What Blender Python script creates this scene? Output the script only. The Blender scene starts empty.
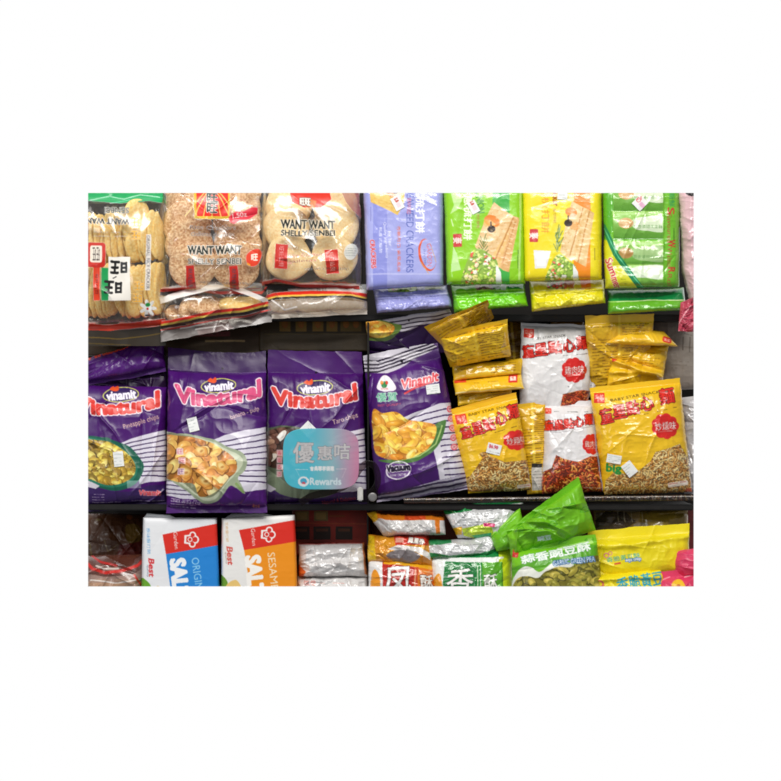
import bpy, math, random
import numpy as np
from mathutils import Vector, Matrix
scene = bpy.context.scene
COL = scene.collection
S = 0.00175          # metres on the shelf front per photograph pixel
CX = CY = 390.5
CAM = 4.0
CROP = (88.1, 192.9, 693.7, 586.4)
NPP = 2.0            # mesh vertices per pixel of pack width

def X_(px, y): return (px-CX)*S*(CAM+y)/CAM
def Z_(py, y): return (CY-py)*S*(CAM+y)/CAM
def hexc(h):
    if isinstance(h, str):
        h = h.lstrip('#'); h = h if len(h) == 6 else ''.join(c+c for c in h); return np.array([int(h[i:i+2],16)/255 for i in (0,2,4)], np.float32)
    return np.asarray(h, np.float32)

# ------------------------------------------------------------------ noise
def vnoise(x, y, seed=0):
    rs = np.random.RandomState(seed); L = rs.rand(64,64).astype(np.float32)
    xi = np.floor(x).astype(int); yi = np.floor(y).astype(int)
    fx = x-xi; fy = y-yi; fx = fx*fx*(3-2*fx); fy = fy*fy*(3-2*fy)
    a = L[yi%64, xi%64]; b = L[yi%64, (xi+1)%64]; c = L[(yi+1)%64, xi%64]; d = L[(yi+1)%64, (xi+1)%64]
    return (a*(1-fx)+b*fx)*(1-fy)+(c*(1-fx)+d*fx)*fy
def fbm(x, y, seed=0, o=3):
    r = 0; a = .5
    for i in range(o): r = r+a*vnoise(x*2**i+i*7.3, y*2**i+i*3.1, seed+i); a *= .5
    return r/(1-.5**o)
def ridged(x, y, seed=0, o=3):
    r = 0; a = .6; t = 0
    for i in range(o):
        n = vnoise(x*1.9**i+i*5.7, y*1.9**i+i*9.2, seed+11*i); r = r+a*(1-np.abs(2*n-1))**2; t += a; a *= .5
    return r/t

# ------------------------------------------------------------------ glyphs
_gl = {}
def glyphs(s):
    if s in _gl: return _gl[s]
    c = bpy.data.curves.new('t', 'FONT'); c.body = s; c.resolution_u = 3
    o = bpy.data.objects.new('t', c); COL.objects.link(o)
    dg = bpy.context.evaluated_depsgraph_get()
    m = o.evaluated_get(dg).to_mesh(); m.calc_loop_triangles()
    v = np.empty(len(m.vertices)*3, np.float32); m.vertices.foreach_get('co', v); v = v.reshape(-1,3)[:,:2].copy()
    t = np.empty(len(m.loop_triangles)*3, np.int32); m.loop_triangles.foreach_get('vertices', t); t = t.reshape(-1,3).copy()
    o.evaluated_get(dg).to_mesh_clear()
    bpy.data.objects.remove(o); bpy.data.curves.remove(c)
    _gl[s] = (v, t); return _gl[s]

# ------------------------------------------------------------------ artwork printed on a pack
class Art:
    def __init__(self, quad, base, npp=NPP, alpha=1.0):
        self.q = np.array(quad, float)
        q = self.q
        W = max(np.hypot(*(q[1]-q[0])), np.hypot(*(q[2]-q[3]))); H = max(np.hypot(*(q[3]-q[0])), np.hypot(*(q[2]-q[1])))
        self.nx = max(6, int(W*npp)); self.ny = max(6, int(H*npp))
        self.cw = (self.nx+1)*2; self.ch = (self.ny+1)*2
        u = ((np.arange(self.cw)+.5)/2-.5)/self.nx; v = ((np.arange(self.ch)+.5)/2-.5)/self.ny
        self.U, self.V = np.meshgrid(u, v)
        self.PX, self.PY = self.fwd(self.U, self.V)
        self.c = np.zeros((self.ch, self.cw, 4), np.float32); self.c[...,:3] = hexc(base); self.c[...,3] = alpha
        self.clip = None; self.W = W; self.H = H; self.ppx = self.cw/W
    def fwd(self, u, v):
        q = self.q; r = []
        for k in (0,1):
            r.append((q[0][k]*(1-u)+q[1][k]*u)*(1-v)+(q[3][k]*(1-u)+q[2][k]*u)*v)
        return r
    def inv(self, x, y):
        x = np.asarray(x, float); y = np.asarray(y, float); u = np.full(x.shape, .5); v = np.full(x.shape, .5); q = self.q
        for _ in range(6):
            fx, fy = self.fwd(u, v); ex = x-fx; ey = y-fy
            xu = (q[1][0]-q[0][0])*(1-v)+(q[2][0]-q[3][0])*v; yu = (q[1][1]-q[0][1])*(1-v)+(q[2][1]-q[3][1])*v
            xv = (q[3][0]-q[0][0])*(1-u)+(q[2][0]-q[1][0])*u; yv = (q[3][1]-q[0][1])*(1-u)+(q[2][1]-q[1][1])*u
            D = xu*yv-xv*yu; u = u+(ex*yv-ey*xv)/D; v = v+(xu*ey-yu*ex)/D
        return u, v
    def cv(self, x, y):
        u, v = self.inv(x, y); return (u*self.nx+.5)*2-.5, (v*self.ny+.5)*2-.5
    def box(self, x0, y0, x1, y1):
        a, b = self.cv([x0,x1,x1,x0], [y0,y0,y1,y1])
        i0 = max(0, int(min(a))-2); i1 = min(self.cw, int(max(a))+3); j0 = max(0, int(min(b))-2); j1 = min(self.ch, int(max(b))+3)
        if i1 <= i0 or j1 <= j0: return None
        return (slice(j0, j1), slice(i0, i1))
    def put(self, sl, m, col, a=1.0, al=None):
        m = m.astype(np.float32)*a
        if self.clip is not None: m = m*self.clip[sl]
        c = self.c[sl]
        if callable(col): col = col(self.PX[sl], self.PY[sl])
        col = hexc(col) if not isinstance(col, np.ndarray) else col
        c[...,:3] = c[...,:3]*(1-m[...,None])+col*m[...,None]
        c[...,3] = c[...,3]*(1-m)+(1.0 if al is None else al)*m
    def inside(self, pts, sl):
        x = self.PX[sl]; y = self.PY[sl]; r = np.zeros(x.shape, bool); n = len(pts)
        for i in range(n):
            x0, y0 = pts[i]; x1, y1 = pts[(i+1)%n]
            if y0 == y1: continue
            cond = ((y0 > y) != (y1 > y)) & (x < (x1-x0)*(y-y0)/(y1-y0)+x0); r ^= cond
        return r
    def poly(self, pts, col, a=1.0, al=None):
        p = np.array(pts, float); sl = self.box(p[:,0].min(), p[:,1].min(), p[:,0].max(), p[:,1].max())
        if sl: self.put(sl, self.inside(pts, sl), col, a, al)
    def smooth(self, pts, n=6):          # closed Catmull-Rom outline
        P = np.array(pts, float); N = len(P); out = []
        for i in range(N):
            a, b, c, d = P[i-1], P[i], P[(i+1)%N], P[(i+2)%N]
            for k in range(n):
                t = k/n; out.append(tuple(.5*((2*b)+(c-a)*t+(2*a-5*b+4*c-d)*t*t+(3*b-a-3*c+d)*t**3)))
        return out
    def blob(self, pts, col, a=1.0, al=None): self.poly(self.smooth(pts), col, a, al)
    def setclip(self, pts=None, sm=False):
        self.clip = None
        if pts is not None: self.clip = self.inside(self.smooth(pts) if sm else pts, (slice(0,self.ch), slice(0,self.cw))).astype(np.float32)
    def ell(self, cx, cy, rx, ry, col, ang=0, a=1.0, ring=None, al=None, soft=0):
        R = max(rx, ry)+1; sl = self.box(cx-R, cy-R, cx+R, cy+R)
        if not sl: return
        t = math.radians(ang); dx = self.PX[sl]-cx; dy = self.PY[sl]-cy
        r = np.sqrt(((dx*math.cos(t)+dy*math.sin(t))/rx)**2+((-dx*math.sin(t)+dy*math.cos(t))/ry)**2)
        m = (r < 1)
        if ring: m = m & (r > 1-ring)
        if soft: m = np.clip((1-r)/soft, 0, 1)
        self.put(sl, m, col, a, al)
    def line(self, pts, w, col, a=1.0, al=None):
        p = np.array(pts, float); sl = self.box(p[:,0].min()-w, p[:,1].min()-w, p[:,0].max()+w, p[:,1].max()+w)
        if not sl: return
        x = self.PX[sl]; y = self.PY[sl]; m = np.zeros(x.shape, bool)
        for i in range(len(p)-1):
            d = p[i+1]-p[i]; L = (d**2).sum()+1e-9; t = np.clip(((x-p[i][0])*d[0]+(y-p[i][1])*d[1])/L, 0, 1)
            m |= (x-p[i][0]-t*d[0])**2+(y-p[i][1]-t*d[1])**2 < (w/2)**2
        self.put(sl, m, col, a, al)
    def rect(self, cx, cy, w, h, col, ang=0, a=1.0, r=0, al=None):
        t = math.radians(ang); R = math.hypot(w, h)/2; sl = self.box(cx-R, cy-R, cx+R, cy+R)
        if not sl: return
        dx = self.PX[sl]-cx; dy = self.PY[sl]-cy
        X = np.abs(dx*math.cos(t)+dy*math.sin(t))-w/2+r; Y = np.abs(-dx*math.sin(t)+dy*math.cos(t))-h/2+r
        d = np.hypot(np.maximum(X,0), np.maximum(Y,0))+np.minimum(np.maximum(X,Y),0)-r
        self.put(sl, d < 0, col, a, al)
    def tint(self, amt, fx, fy=None, seed=0, col='#000000', pts=None, thr=None):
        fy = fy or fx; n = fbm(self.PX*fx, self.PY*fy, seed)
        m = np.clip((n-(thr if thr is not None else .35))*2.2, 0, 1)*amt
        sl = (slice(0,self.ch), slice(0,self.cw))
        if pts is not None: m = m*self.inside(pts, sl)
        a = self.c[...,3].copy(); self.put(sl, m, col); self.c[...,3] = a
    def text(self, s, c, wh, col, ang=0, bold=0, out=None, arc=0, skew=0, a=1.0, al=None, bow=0):
        v, t = glyphs(s)
        if len(t) == 0: return
        lo = v.min(0); hi = v.max(0); n = (v-(lo+hi)/2)/(hi-lo)      # -0.5..0.5
        x = n[:,0]*wh[0]+skew*n[:,1]*wh[1]; hh = 1+bow*(np.abs(n[:,0])*2)**2
        y = -n[:,1]*wh[1]*hh+arc*(2*n[:,0])**2
        r = math.radians(ang); px = c[0]+x*math.cos(r)-y*math.sin(r); py = c[1]+x*math.sin(r)+y*math.cos(r)
        pad = (out[0] if out else 0)+bold+1
        sl = self.box(px.min()-pad, py.min()-pad, px.max()+pad, py.max()+pad)
        if not sl: return
        gx, gy = self.cv(px, py); gx = gx-sl[1].start; gy = gy-sl[0].start
        h = sl[0].stop-sl[0].start; w = sl[1].stop-sl[1].start; m = np.zeros((h, w), bool)
        for i, j, k in t:
            x0, y0, x1, y1, x2, y2 = gx[i], gy[i], gx[j], gy[j], gx[k], gy[k]
            a0 = max(0, int(min(x0,x1,x2))); a1 = min(w, int(max(x0,x1,x2))+2); b0 = max(0, int(min(y0,y1,y2))); b1 = min(h, int(max(y0,y1,y2))+2)
            if a1 <= a0 or b1 <= b0: continue
            D = (y1-y2)*(x0-x2)+(x2-x1)*(y0-y2)
            if abs(D) < 1e-9: continue
            YY, XX = np.mgrid[b0:b1, a0:a1]
            l0 = ((y1-y2)*(XX-x2)+(x2-x1)*(YY-y2))/D; l1 = ((y2-y0)*(XX-x2)+(x0-x2)*(YY-y2))/D
            m[b0:b1, a0:a1] |= (l0 >= -.02) & (l1 >= -.02) & (l0+l1 <= 1.02)
        def dil(m, r):
            r = r*self.ppx; R = int(math.ceil(r)); o = m.copy()
            for dx in range(-R, R+1):
                for dy in range(-R, R+1):
                    if (dx or dy) and dx*dx+dy*dy <= r*r+.3:
                        s_ = np.zeros_like(m)
                        s_[max(0,dy):h+min(0,dy), max(0,dx):w+min(0,dx)] = m[max(0,-dy):h-max(0,dy), max(0,-dx):w-max(0,dx)]; o |= s_
            return o
        if bold: m = dil(m, bold)
        if out: self.put(sl, dil(m, out[0]), out[1], a, al)
        self.put(sl, m, col, a, al)
    def lines(self, x0, y0, x1, y1, n, col, ang=0, dens=.75, h=.9, seed=1, a=.8, w=None):
        # rows of tiny print too small to read in the photograph
        rs = random.Random(seed); t = math.radians(ang)
        L = math.hypot(x1-x0, 0) if w is None else w
        for i in range(n):
            yy = (i+.5)/n*(y1-y0); x = 0
            while x < L:
                s_ = rs.uniform(.8, 3.2)
                if rs.random() < dens:
                    ax, ay = x, yy; bx = min(L, x+s_)
                    f = lambda X, Y: (x0+X*math.cos(t)-Y*math.sin(t), y0+X*math.sin(t)+Y*math.cos(t))
                    self.line([f(ax, ay), f(bx, ay)], h*rs.uniform(.5,1), col, a)
                x += s_+rs.uniform(.4, .9)
    # printed food
    def chips(self, pts, cols, n, r0, r1, seed, base, rim='#5a3208', hi='#fff2b0', asp=.6, sm=True):
        rs = random.Random(seed); keep = self.clip
        self.setclip(pts, sm)
        if keep is not None: self.clip = self.clip*keep
        P = np.array(pts); x0, y0 = P.min(0); x1, y1 = P.max(0)
        self.poly([(x0-5,y0-5),(x1+5,y0-5),(x1+5,y1+5),(x0-5,y1+5)], base)
        for i in range(n):
            cx = rs.uniform(x0, x1); cy = y0+(y1-y0)*((i+rs.random()*6)/(n+6)); r = rs.uniform(r0, r1); an = rs.uniform(-70, 70); s_ = rs.uniform(asp*.8, min(1, asp*1.3))
            self.ell(cx+.4, cy+.7, r*1.08, r*s_*1.12, rim, an, .75)
            c = hexc(rs.choice(cols)); self.ell(cx, cy, r, r*s_, c, an)
            self.ell(cx-.15*r, cy-.2*r*s_, r*.7, r*s_*.65, np.minimum(1, c*1.18+.03), an, .8, soft=.5)
            if rs.random() < .6: self.ell(cx-.25*r, cy-.35*r*s_, r*.28, r*s_*.2, hi, an, .7, soft=.8)
            if rs.random() < .4: self.ell(cx+.2*r, cy+.1*r, r*.4, r*s_*.25, c*.72, an+20, .6, soft=.6)
        self.clip = keep
    def noodles(self, pts, cols, n, seed, base='#7a4a12', w=1.3, sm=False, L=(2.5,6)):
        rs = random.Random(seed); self.setclip(pts, sm); P = np.array(pts); x0, y0 = P.min(0); x1, y1 = P.max(0)
        self.poly([(x0-5,y0-5),(x1+5,y0-5),(x1+5,y1+5),(x0-5,y1+5)], base)
        for i in range(n):
            cx = rs.uniform(x0, x1); cy = rs.uniform(y0, y1); an = rs.uniform(0, 6.3); l = rs.uniform(*L); k = rs.uniform(-.5, .5); pl = []
            for j in range(5):
                a = an+k*(j-2); pl.append((cx, cy)); cx += math.cos(a)*l/4; cy += math.sin(a)*l/4
            c = hexc(rs.choice(cols))
            self.line([(x+.25, y+.45) for x, y in pl], w*1.25, c*.45, .8); self.line(pl, w, c); self.line([(x-.1, y-.2) for x, y in pl], w*.35, np.minimum(1, c*1.25), .8)
        self.setclip()
    def done(self):
        c = self.c.reshape(self.ny+1, 2, self.nx+1, 2, 4).mean((1,3)); return np.clip(c, 0, 1)

# ------------------------------------------------------------------ materials
_m = {}
def nodes(name):
    m = bpy.data.materials.new(name); m.use_nodes = True; nt = m.node_tree; nt.nodes.clear(); return m, nt
def film(name, rough=.3, metal=0.0, spec=.5, coat=0.0, clear=False, bump=.15, bscale=400, crough=.12, sheen=.0):
    if name in _m: return _m[name]
    m, nt = nodes(name); N = nt.nodes; L = nt.links
    out = N.new('ShaderNodeOutputMaterial'); b = N.new('ShaderNodeBsdfPrincipled')
    at = N.new('ShaderNodeAttribute'); at.attribute_name = 'Col'
    L.new(at.outputs['Color'], b.inputs['Base Color'])
    tc = N.new('ShaderNodeTexCoord')
    n2 = N.new('ShaderNodeTexNoise'); n2.inputs['Scale'].default_value = 22; n2.inputs['Detail'].default_value = 4; L.new(tc.outputs['Object'], n2.inputs['Vector'])
    mr = N.new('ShaderNodeMapRange'); mr.inputs[3].default_value = rough*.75; mr.inputs[4].default_value = rough*1.35
    L.new(n2.outputs[0], mr.inputs[0]); L.new(mr.outputs[0], b.inputs['Roughness'])
    b.inputs['Metallic'].default_value = metal; b.inputs['Specular IOR Level'].default_value = spec
    b.inputs['Coat Weight'].default_value = coat; b.inputs['Coat Roughness'].default_value = crough
    if bump:
        ns = N.new('ShaderNodeTexNoise'); ns.inputs['Scale'].default_value = bscale; ns.inputs['Detail'].default_value = 2; L.new(tc.outputs['Object'], ns.inputs['Vector'])
        bp = N.new('ShaderNodeBump'); bp.inputs['Strength'].default_value = bump; bp.inputs['Distance'].default_value = .001
        L.new(ns.outputs[0], bp.inputs['Height']); L.new(bp.outputs[0], b.inputs['Normal'])
    if not clear: L.new(b.outputs[0], out.inputs[0])
    else:
        tr = N.new('ShaderNodeBsdfTransparent'); tr.inputs[0].default_value = (.985,.97,.93,1)
        gl = N.new('ShaderNodeBsdfGlossy'); gl.inputs['Roughness'].default_value = rough*.6; gl.inputs[0].default_value = (1,1,1,1)
        lw = N.new('ShaderNodeLayerWeight'); lw.inputs[0].default_value = .35
        mr2 = N.new('ShaderNodeMapRange'); mr2.inputs[3].default_value = .055; mr2.inputs[4].default_value = .45
        L.new(lw.outputs['Facing'], mr2.inputs[0])
        mx = N.new('ShaderNodeMixShader'); L.new(mr2.outputs[0], mx.inputs[0]); L.new(tr.outputs[0], mx.inputs[1]); L.new(gl.outputs[0], mx.inputs[2])
        m2 = N.new('ShaderNodeMixShader'); L.new(at.outputs['Alpha'], m2.inputs[0]); L.new(mx.outputs[0], m2.inputs[1]); L.new(b.outputs[0], m2.inputs[2])
        L.new(m2.outputs[0], out.inputs[0])
    _m[name] = m; return m
GLOSS = film('glossy_printed_film', .24, 0, .55, .35, bump=.06, bscale=250)
SATIN = film('satin_printed_film', .36, 0, .45, .08)
PURPLE = film('satin_laminated_film', .3, 0, .34, .16, bump=.06, crough=.28)
FOIL = film('metallised_film', .27, .12, .6, .35)
PAPER = film('coated_carton_board', .5, 0, .35, 0, bump=.08)
STICK = film('sticker_paper', .6, 0, .3, 0, bump=.05)
CLEAR = film('clear_wrapper_film', .34, 0, .5, .2, clear=True, bump=0)
def solid(name, col, rough=.5, metal=0, spec=.4, bump=.2, bscale=120, var=.15, col2=None):
    if name in _m: return _m[name]
    m, nt = nodes(name); N = nt.nodes; L = nt.links
    out = N.new('ShaderNodeOutputMaterial'); b = N.new('ShaderNodeBsdfPrincipled'); tc = N.new('ShaderNodeTexCoord')
    ns = N.new('ShaderNodeTexNoise'); ns.inputs['Scale'].default_value = bscale; ns.inputs['Detail'].default_value = 5; L.new(tc.outputs['Object'], ns.inputs['Vector'])
    lin = [((c/12.92) if c < .04045 else ((c+.055)/1.055)**2.4) for c in hexc(col)]
    l2 = [c*(1-var*2) for c in lin] if col2 is None else [((c/12.92) if c < .04045 else ((c+.055)/1.055)**2.4) for c in hexc(col2)]
    cr = N.new('ShaderNodeValToRGB'); cr.color_ramp.elements[0].position = .35; cr.color_ramp.elements[1].position = .65
    cr.color_ramp.elements[0].color = (*l2, 1); cr.color_ramp.elements[1].color = (*lin, 1)
    L.new(ns.outputs[0], cr.inputs[0]); L.new(cr.outputs[0], b.inputs['Base Color'])
    b.inputs['Roughness'].default_value = rough; b.inputs['Metallic'].default_value = metal; b.inputs['Specular IOR Level'].default_value = spec
    if bump:
        bp = N.new('ShaderNodeBump'); bp.inputs['Strength'].default_value = bump; bp.inputs['Distance'].default_value = .002
        L.new(ns.outputs[0], bp.inputs['Height']); L.new(bp.outputs[0], b.inputs['Normal'])
    L.new(b.outputs[0], out.inputs[0]); _m[name] = m; return m

# ------------------------------------------------------------------ object helpers
def root(name, label, cat, group, loc):
    o = bpy.data.objects.new(name, None); o.empty_display_size = .02; COL.objects.link(o); o.location = loc
    o['label'] = label; o['category'] = cat
    if group: o['group'] = group
    return o
def meshobj(name, V, F, mat, parent=None, cols=None, smooth=True, label=None):
    V = np.asarray(V, np.float32)
    if parent is not None: V = V-np.array(parent.location, np.float32)
    me = bpy.data.meshes.new(name); F = np.asarray(F, np.int32)
    me.vertices.add(len(V)); me.vertices.foreach_set('co', V.ravel())
    k = F.shape[1]; me.loops.add(F.size); me.loops.foreach_set('vertex_index', F.ravel())
    me.polygons.add(len(F)); me.polygons.foreach_set('loop_start', np.arange(0, F.size, k, dtype=np.int32))
    if smooth: me.polygons.foreach_set('use_smooth', np.ones(len(F), bool))
    if cols is not None:
        ca = me.color_attributes.new('Col', 'BYTE_COLOR', 'POINT'); ca.data.foreach_set('color_srgb', np.asarray(cols, np.float32).ravel())
    me.update(calc_edges=True); me.validate()
    me.materials.append(mat); o = bpy.data.objects.new(name, me); COL.objects.link(o)
    if parent is not None: o.parent = parent
    if label: o['label'] = label
    return o
def boxes(name, bs, mat, parent=None, bev=.0015, smooth=False):
    import bmesh
    bm = bmesh.new()
    for (x0,y0,z0,x1,y1,z1) in bs:
        r = bmesh.ops.create_cube(bm, size=1, matrix=Matrix.Translation(((x0+x1)/2,(y0+y1)/2,(z0+z1)/2)) @ Matrix.Diagonal((x1-x0,y1-y0,z1-z0,1)))
    if bev: bmesh.ops.bevel(bm, geom=bm.edges[:], offset=bev, segments=2, affect='EDGES')
    if parent is not None: bmesh.ops.translate(bm, verts=bm.verts[:], vec=-parent.location)
    me = bpy.data.meshes.new(name); bm.to_mesh(me); bm.free(); me.materials.append(mat)
    o = bpy.data.objects.new(name, me); COL.objects.link(o)
    if parent is not None: o.parent = parent
    return o
def grid_faces(nx, ny, off=0, flip=False):
    j, i = np.mgrid[0:ny, 0:nx]; a = (j*(nx+1)+i).ravel()+off
    F = np.stack([a, a+nx+1, a+nx+2, a+1], 1)
    return F[:, ::-1] if flip else F
def clampc(x, y): return np.clip(x, CROP[0], CROP[2]), np.clip(y, CROP[1], CROP[3])
def prof(t, p, q): return np.clip(1-np.abs(2*t-1)**p, 0, 1)**(1/q)

class Pack:
    """A pouch, block or carton: front and back sheet over one outline, thickness profile, seams and creases."""
    def __init__(self, name, label, cat, group, quad, art, y=(.03,.01), T=.03, pu=2.6, pv=2.6, q=1.7, st=0, sb=0, mat=None,
                 pucker=.003, crumple=.0012, cscale=.045, creases=3, wob=.8, seed=1, base=None, body='pouch', sealnames=('top_seal','bottom_seal'),
                 bow=(0,0,0,0), back=True, alpha=1.0, aniso=(1,1), tbow=None, bodylabel=None, xh=None, npp=NPP):
        A = Art(quad, base or '#ffffff', alpha=alpha, npp=npp); self.A = A; art(A)
        cols = A.done(); nx, ny = A.nx, A.ny; rs = np.random.RandomState(seed)
        u, v = np.meshgrid(np.linspace(0,1,nx+1), np.linspace(0,1,ny+1))
        px, py = A.fwd(u, v)
        nz = lambda f, s: fbm(px*f, py*f, seed*17+s)-.5
        px = px+nz(.06,1)*wob*2+(bow[3]*-1*(1-u)+bow[1]*u)*4*v*(1-v); py = py+nz(.06,2)*wob*2+(-bow[0]*(1-v)+bow[2]*v)*4*u*(1-u)
        px = px+(nz(.35,3))*wob*.7*np.clip(1-np.minimum(u,1-u)*12,0,1); py = py+nz(.35,4)*wob*.7*np.clip(1-np.minimum(v,1-v)*15,0,1)
        if tbow is not None: dx, dy = tbow(u, v); px = px+dx; py = py+dy
        vm = np.clip((v-st)/(1-st-sb), 0, 1)
        env = prof(u, pu, q)*prof(vm, pv, q)
        h = T*env
        e2 = np.clip(env*1.6, 0, 1)
        # creases and crumpling of the film
        W, H = A.W, A.H
        X = u*W; Y = v*H
        h = h+crumple*(ridged(X*cscale*aniso[0], Y*cscale*aniso[1], seed+3, 1 if mat is CLEAR else 3)-.35)*(.35+.65*e2)*2
        h = h+crumple*(.12 if mat is CLEAR else .45)*(ridged(X*cscale*2.7, Y*cscale*2.7, seed+9, 2)-.35)*(.3+.7*e2)
        if pucker:
            pr = vnoise(X*.16, Y*.012, seed+21)*.7+vnoise(X*.4, Y*.02, seed+22)*.3-.5
            dt = np.clip(v-st, 0, 1)*H; db = np.clip(1-sb-v, 0, 1)*H
            wt = (np.exp(-dt/16.)*(1-np.exp(-dt/2.5)) if st > 0 else 0)+(np.exp(-db/16.)*(1-np.exp(-db/2.5)) if sb > 0 else 0)
            h = h+pucker*pr*wt*2
            sp = vnoise(Y*.14, X*.01, seed+25)-.5; es = np.exp(-np.minimum(X, W-X)/7.)
            h = h+pucker*.6*sp*es
        for k in range(creases):
            cx, cy, an = rs.rand()*W, rs.rand()*H, rs.rand()*3.14; Lc = (.15+.3*rs.rand())*min(W, H)+8
            d = (X-cx)*math.sin(an)+(Y-cy)*math.cos(an)+3*np.sin(X*.05+k); t = (X-cx)*math.cos(an)-(Y-cy)*math.sin(an)
            h = h+crumple*rs.choice([-1.2,1.5])*np.exp(-np.abs(d)/2.2)*np.exp(-(t/Lc)**2)
        if xh is not None: h = h+xh(u, v, X, Y, px, py)
        zone = ((v < st) | (v > 1-sb))
        h = np.where(zone, h*.35+.0012*(vnoise(X*.07, Y*.05, seed+31)-.5)*2, h)
        yb = y[0]*(1-v)+y[1]*v
        yy = yb-h
        cx_, cy_ = clampc(px, py)
        self.h = h; self.yy = yy; self.px = px; self.py = py; self.yb = yb
        V = np.stack([X_(cx_, yy), yy, Z_(cy_, yy)], -1)
        bx = (CROP[0] < px) & (px < CROP[2]) & (CROP[1] < py) & (py < CROP[3])
        cm = ((quad[0][0]+quad[1][0]+quad[2][0]+quad[3][0])/4, min(CROP[3], (quad[2][1]+quad[3][1])/2))
        xc = min(max(cm[0], CROP[0]), CROP[2])
        self.root = root(name, label, cat, group, (X_(xc, y[1]), y[1], Z_(cm[1], y[1])))
        js, je = int(round(st*ny)), int(round((1-sb)*ny))
        def rows(nm, a, b, lab=None):
            Vr = V[a:b+1].reshape(-1,3); Cr = cols[a:b+1].reshape(-1,4)
            F = grid_faces(nx, b-a)
            ok = bx[a:b+1].ravel(); F = F[ok[F].any(1)]
            if len(F) == 0: return None
            Vb = Fb = None
            if back:
                g = np.unique(np.r_[np.arange(0, nx, 6), nx]); r = np.unique(np.r_[np.arange(a, b, 6), b])
                yb_ = yb[np.ix_(r,g)]+.0008+T*env[np.ix_(r,g)]*.45; xx = cx_[np.ix_(r,g)]; zz = cy_[np.ix_(r,g)]
                Vb = np.stack([X_(xx, yb_), yb_, Z_(zz, yb_)], -1).reshape(-1,3)
                Fb = grid_faces(len(g)-1, len(r)-1, len(Vr), True); Cb = cols[np.ix_(r,g)].reshape(-1,4)
                ok2 = bx[np.ix_(r,g)].ravel(); Fb = Fb[ok2[Fb-len(Vr)].any(1)]
                Vr = np.concatenate([Vr, Vb]); Cr = np.concatenate([Cr, Cb]); F = np.concatenate([F, Fb])
            used = np.unique(F); mp = np.full(len(Vr), -1); mp[used] = np.arange(len(used))
            return meshobj(nm, Vr[used], mp[F], mat, self.root, Cr[used], label=lab)
        self.parts = {}
        if st > 0 and js > 0: self.parts['t'] = rows(sealnames[0], 0, js)
        self.parts['m'] = rows(body, js, je, bodylabel)
        if sb > 0 and je < ny: self.parts['b'] = rows(sealnames[1], je, ny)
    def depth(self, x, y):
        u, v = self.A.inv(np.asarray(x, float), np.asarray(y, float)); nx, ny = self.A.nx, self.A.ny
        a = np.clip(u*nx, 0, nx-1e-3); b = np.clip(v*ny, 0, ny-1e-3); i = a.astype(int); j = b.astype(int); f = a-i; g = b-j
        Y = self.yy
        return (Y[j,i]*(1-f)+Y[j,i+1]*f)*(1-g)+(Y[j+1,i]*(1-f)+Y[j+1,i+1]*f)*g
    def sticker(self, cx, cy, w, h, ang=0, art=None, name='price_sticker', base='#eef0ee', lift=.0009, label=None, curl=0):
        t = math.radians(ang); c, s_ = math.cos(t), math.sin(t)
        q = [(cx+a*w/2*c-b*h/2*s_, cy+a*w/2*s_+b*h/2*c) for a, b in ((-1,-1),(1,-1),(1,1),(-1,1))]
        A = Art(q, base)
        if art: art(A)
        else:
            r = random.Random(int(cx*7+cy)); 
            for k in range(4):
                p = r.uniform(.15,.85); A.lines(q[0][0]+1.2, q[0][1]+1+(k*h/4.3), q[0][0]+w-1, q[0][1]+1+(k+1)*h/4.3, 1, '#8a9a98', ang, .7, .7, seed=k+int(cx), a=.6, w=w-2.5)
        cols = A.done(); u, v = np.meshgrid(np.linspace(0,1,A.nx+1), np.linspace(0,1,A.ny+1)); px, py = A.fwd(u, v)
        d = self.depth(px, py); k = np.ones(5)/5
        d = d*.4+d.mean()*.6-lift-np.maximum(0, (d.mean()-d)*.6).max()-curl*v*v
        x, y2 = clampc(px, py)
        V = np.stack([X_(x, d), d, Z_(y2, d)], -1).reshape(-1,3)
        Vb = V.copy(); Vb[:,1] += .0003; F = grid_faces(A.nx, A.ny); n = len(V)
        return meshobj(name, np.concatenate([V,Vb]), np.concatenate([F, F[:,::-1]+n]), STICK, self.root, np.concatenate([cols.reshape(-1,4)]*2), label=label)
R = random.Random(5)
# ================================================================== the shelf
sh = root('display_shelf', 'dark steel shelving unit with two boards that carries every row of snack packets', 'shelf', None, (0, .2, Z_(586.4,.2)))
DARK = solid('dark_powder_coated_steel', '#1c1a19', .45, 0, .4, .1, 60)
BACK = solid('dark_back_panel', '#15110f', .7, 0, .3, .1, 30)
yb = .40
boxes('back_panel', [(X_(88.1,yb), yb, Z_(586.4,yb), X_(693.7,yb), yb+.004, Z_(192.9,yb))], BACK, sh, 0)
def board(p0, p1, yf, x0=88.3, x1=693.5):
    return boxes('shelf_board', [(X_(x0,yf), yf, Z_(p1,yf), X_(x1,yf), .397, Z_(p0,yf))], DARK, sh, .002)
board(314.5, 321, .075); board(504.5, 510.5, .03)
boxes('base_board', [(X_(88.3,.065), .065, Z_(586.3,.065), X_(693.5,.065), .397, Z_(584.6,.065))], DARK, sh, 0)
boxes('divider', [(X_(367.2,.06), .06, Z_(504.4,.06), X_(369.2,.06), .39, Z_(322,.06))], DARK, sh, .001)
boxes('divider', [(X_(366.8,.06), .06, Z_(584.4,.06), X_(368.6,.06), .39, Z_(511,.06))], DARK, sh, .001)
boxes('upright', [(X_(358.5,.09), .09, Z_(314,.09), X_(362.6,.09), .11, Z_(193,.09))], DARK, sh, .001)
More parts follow.
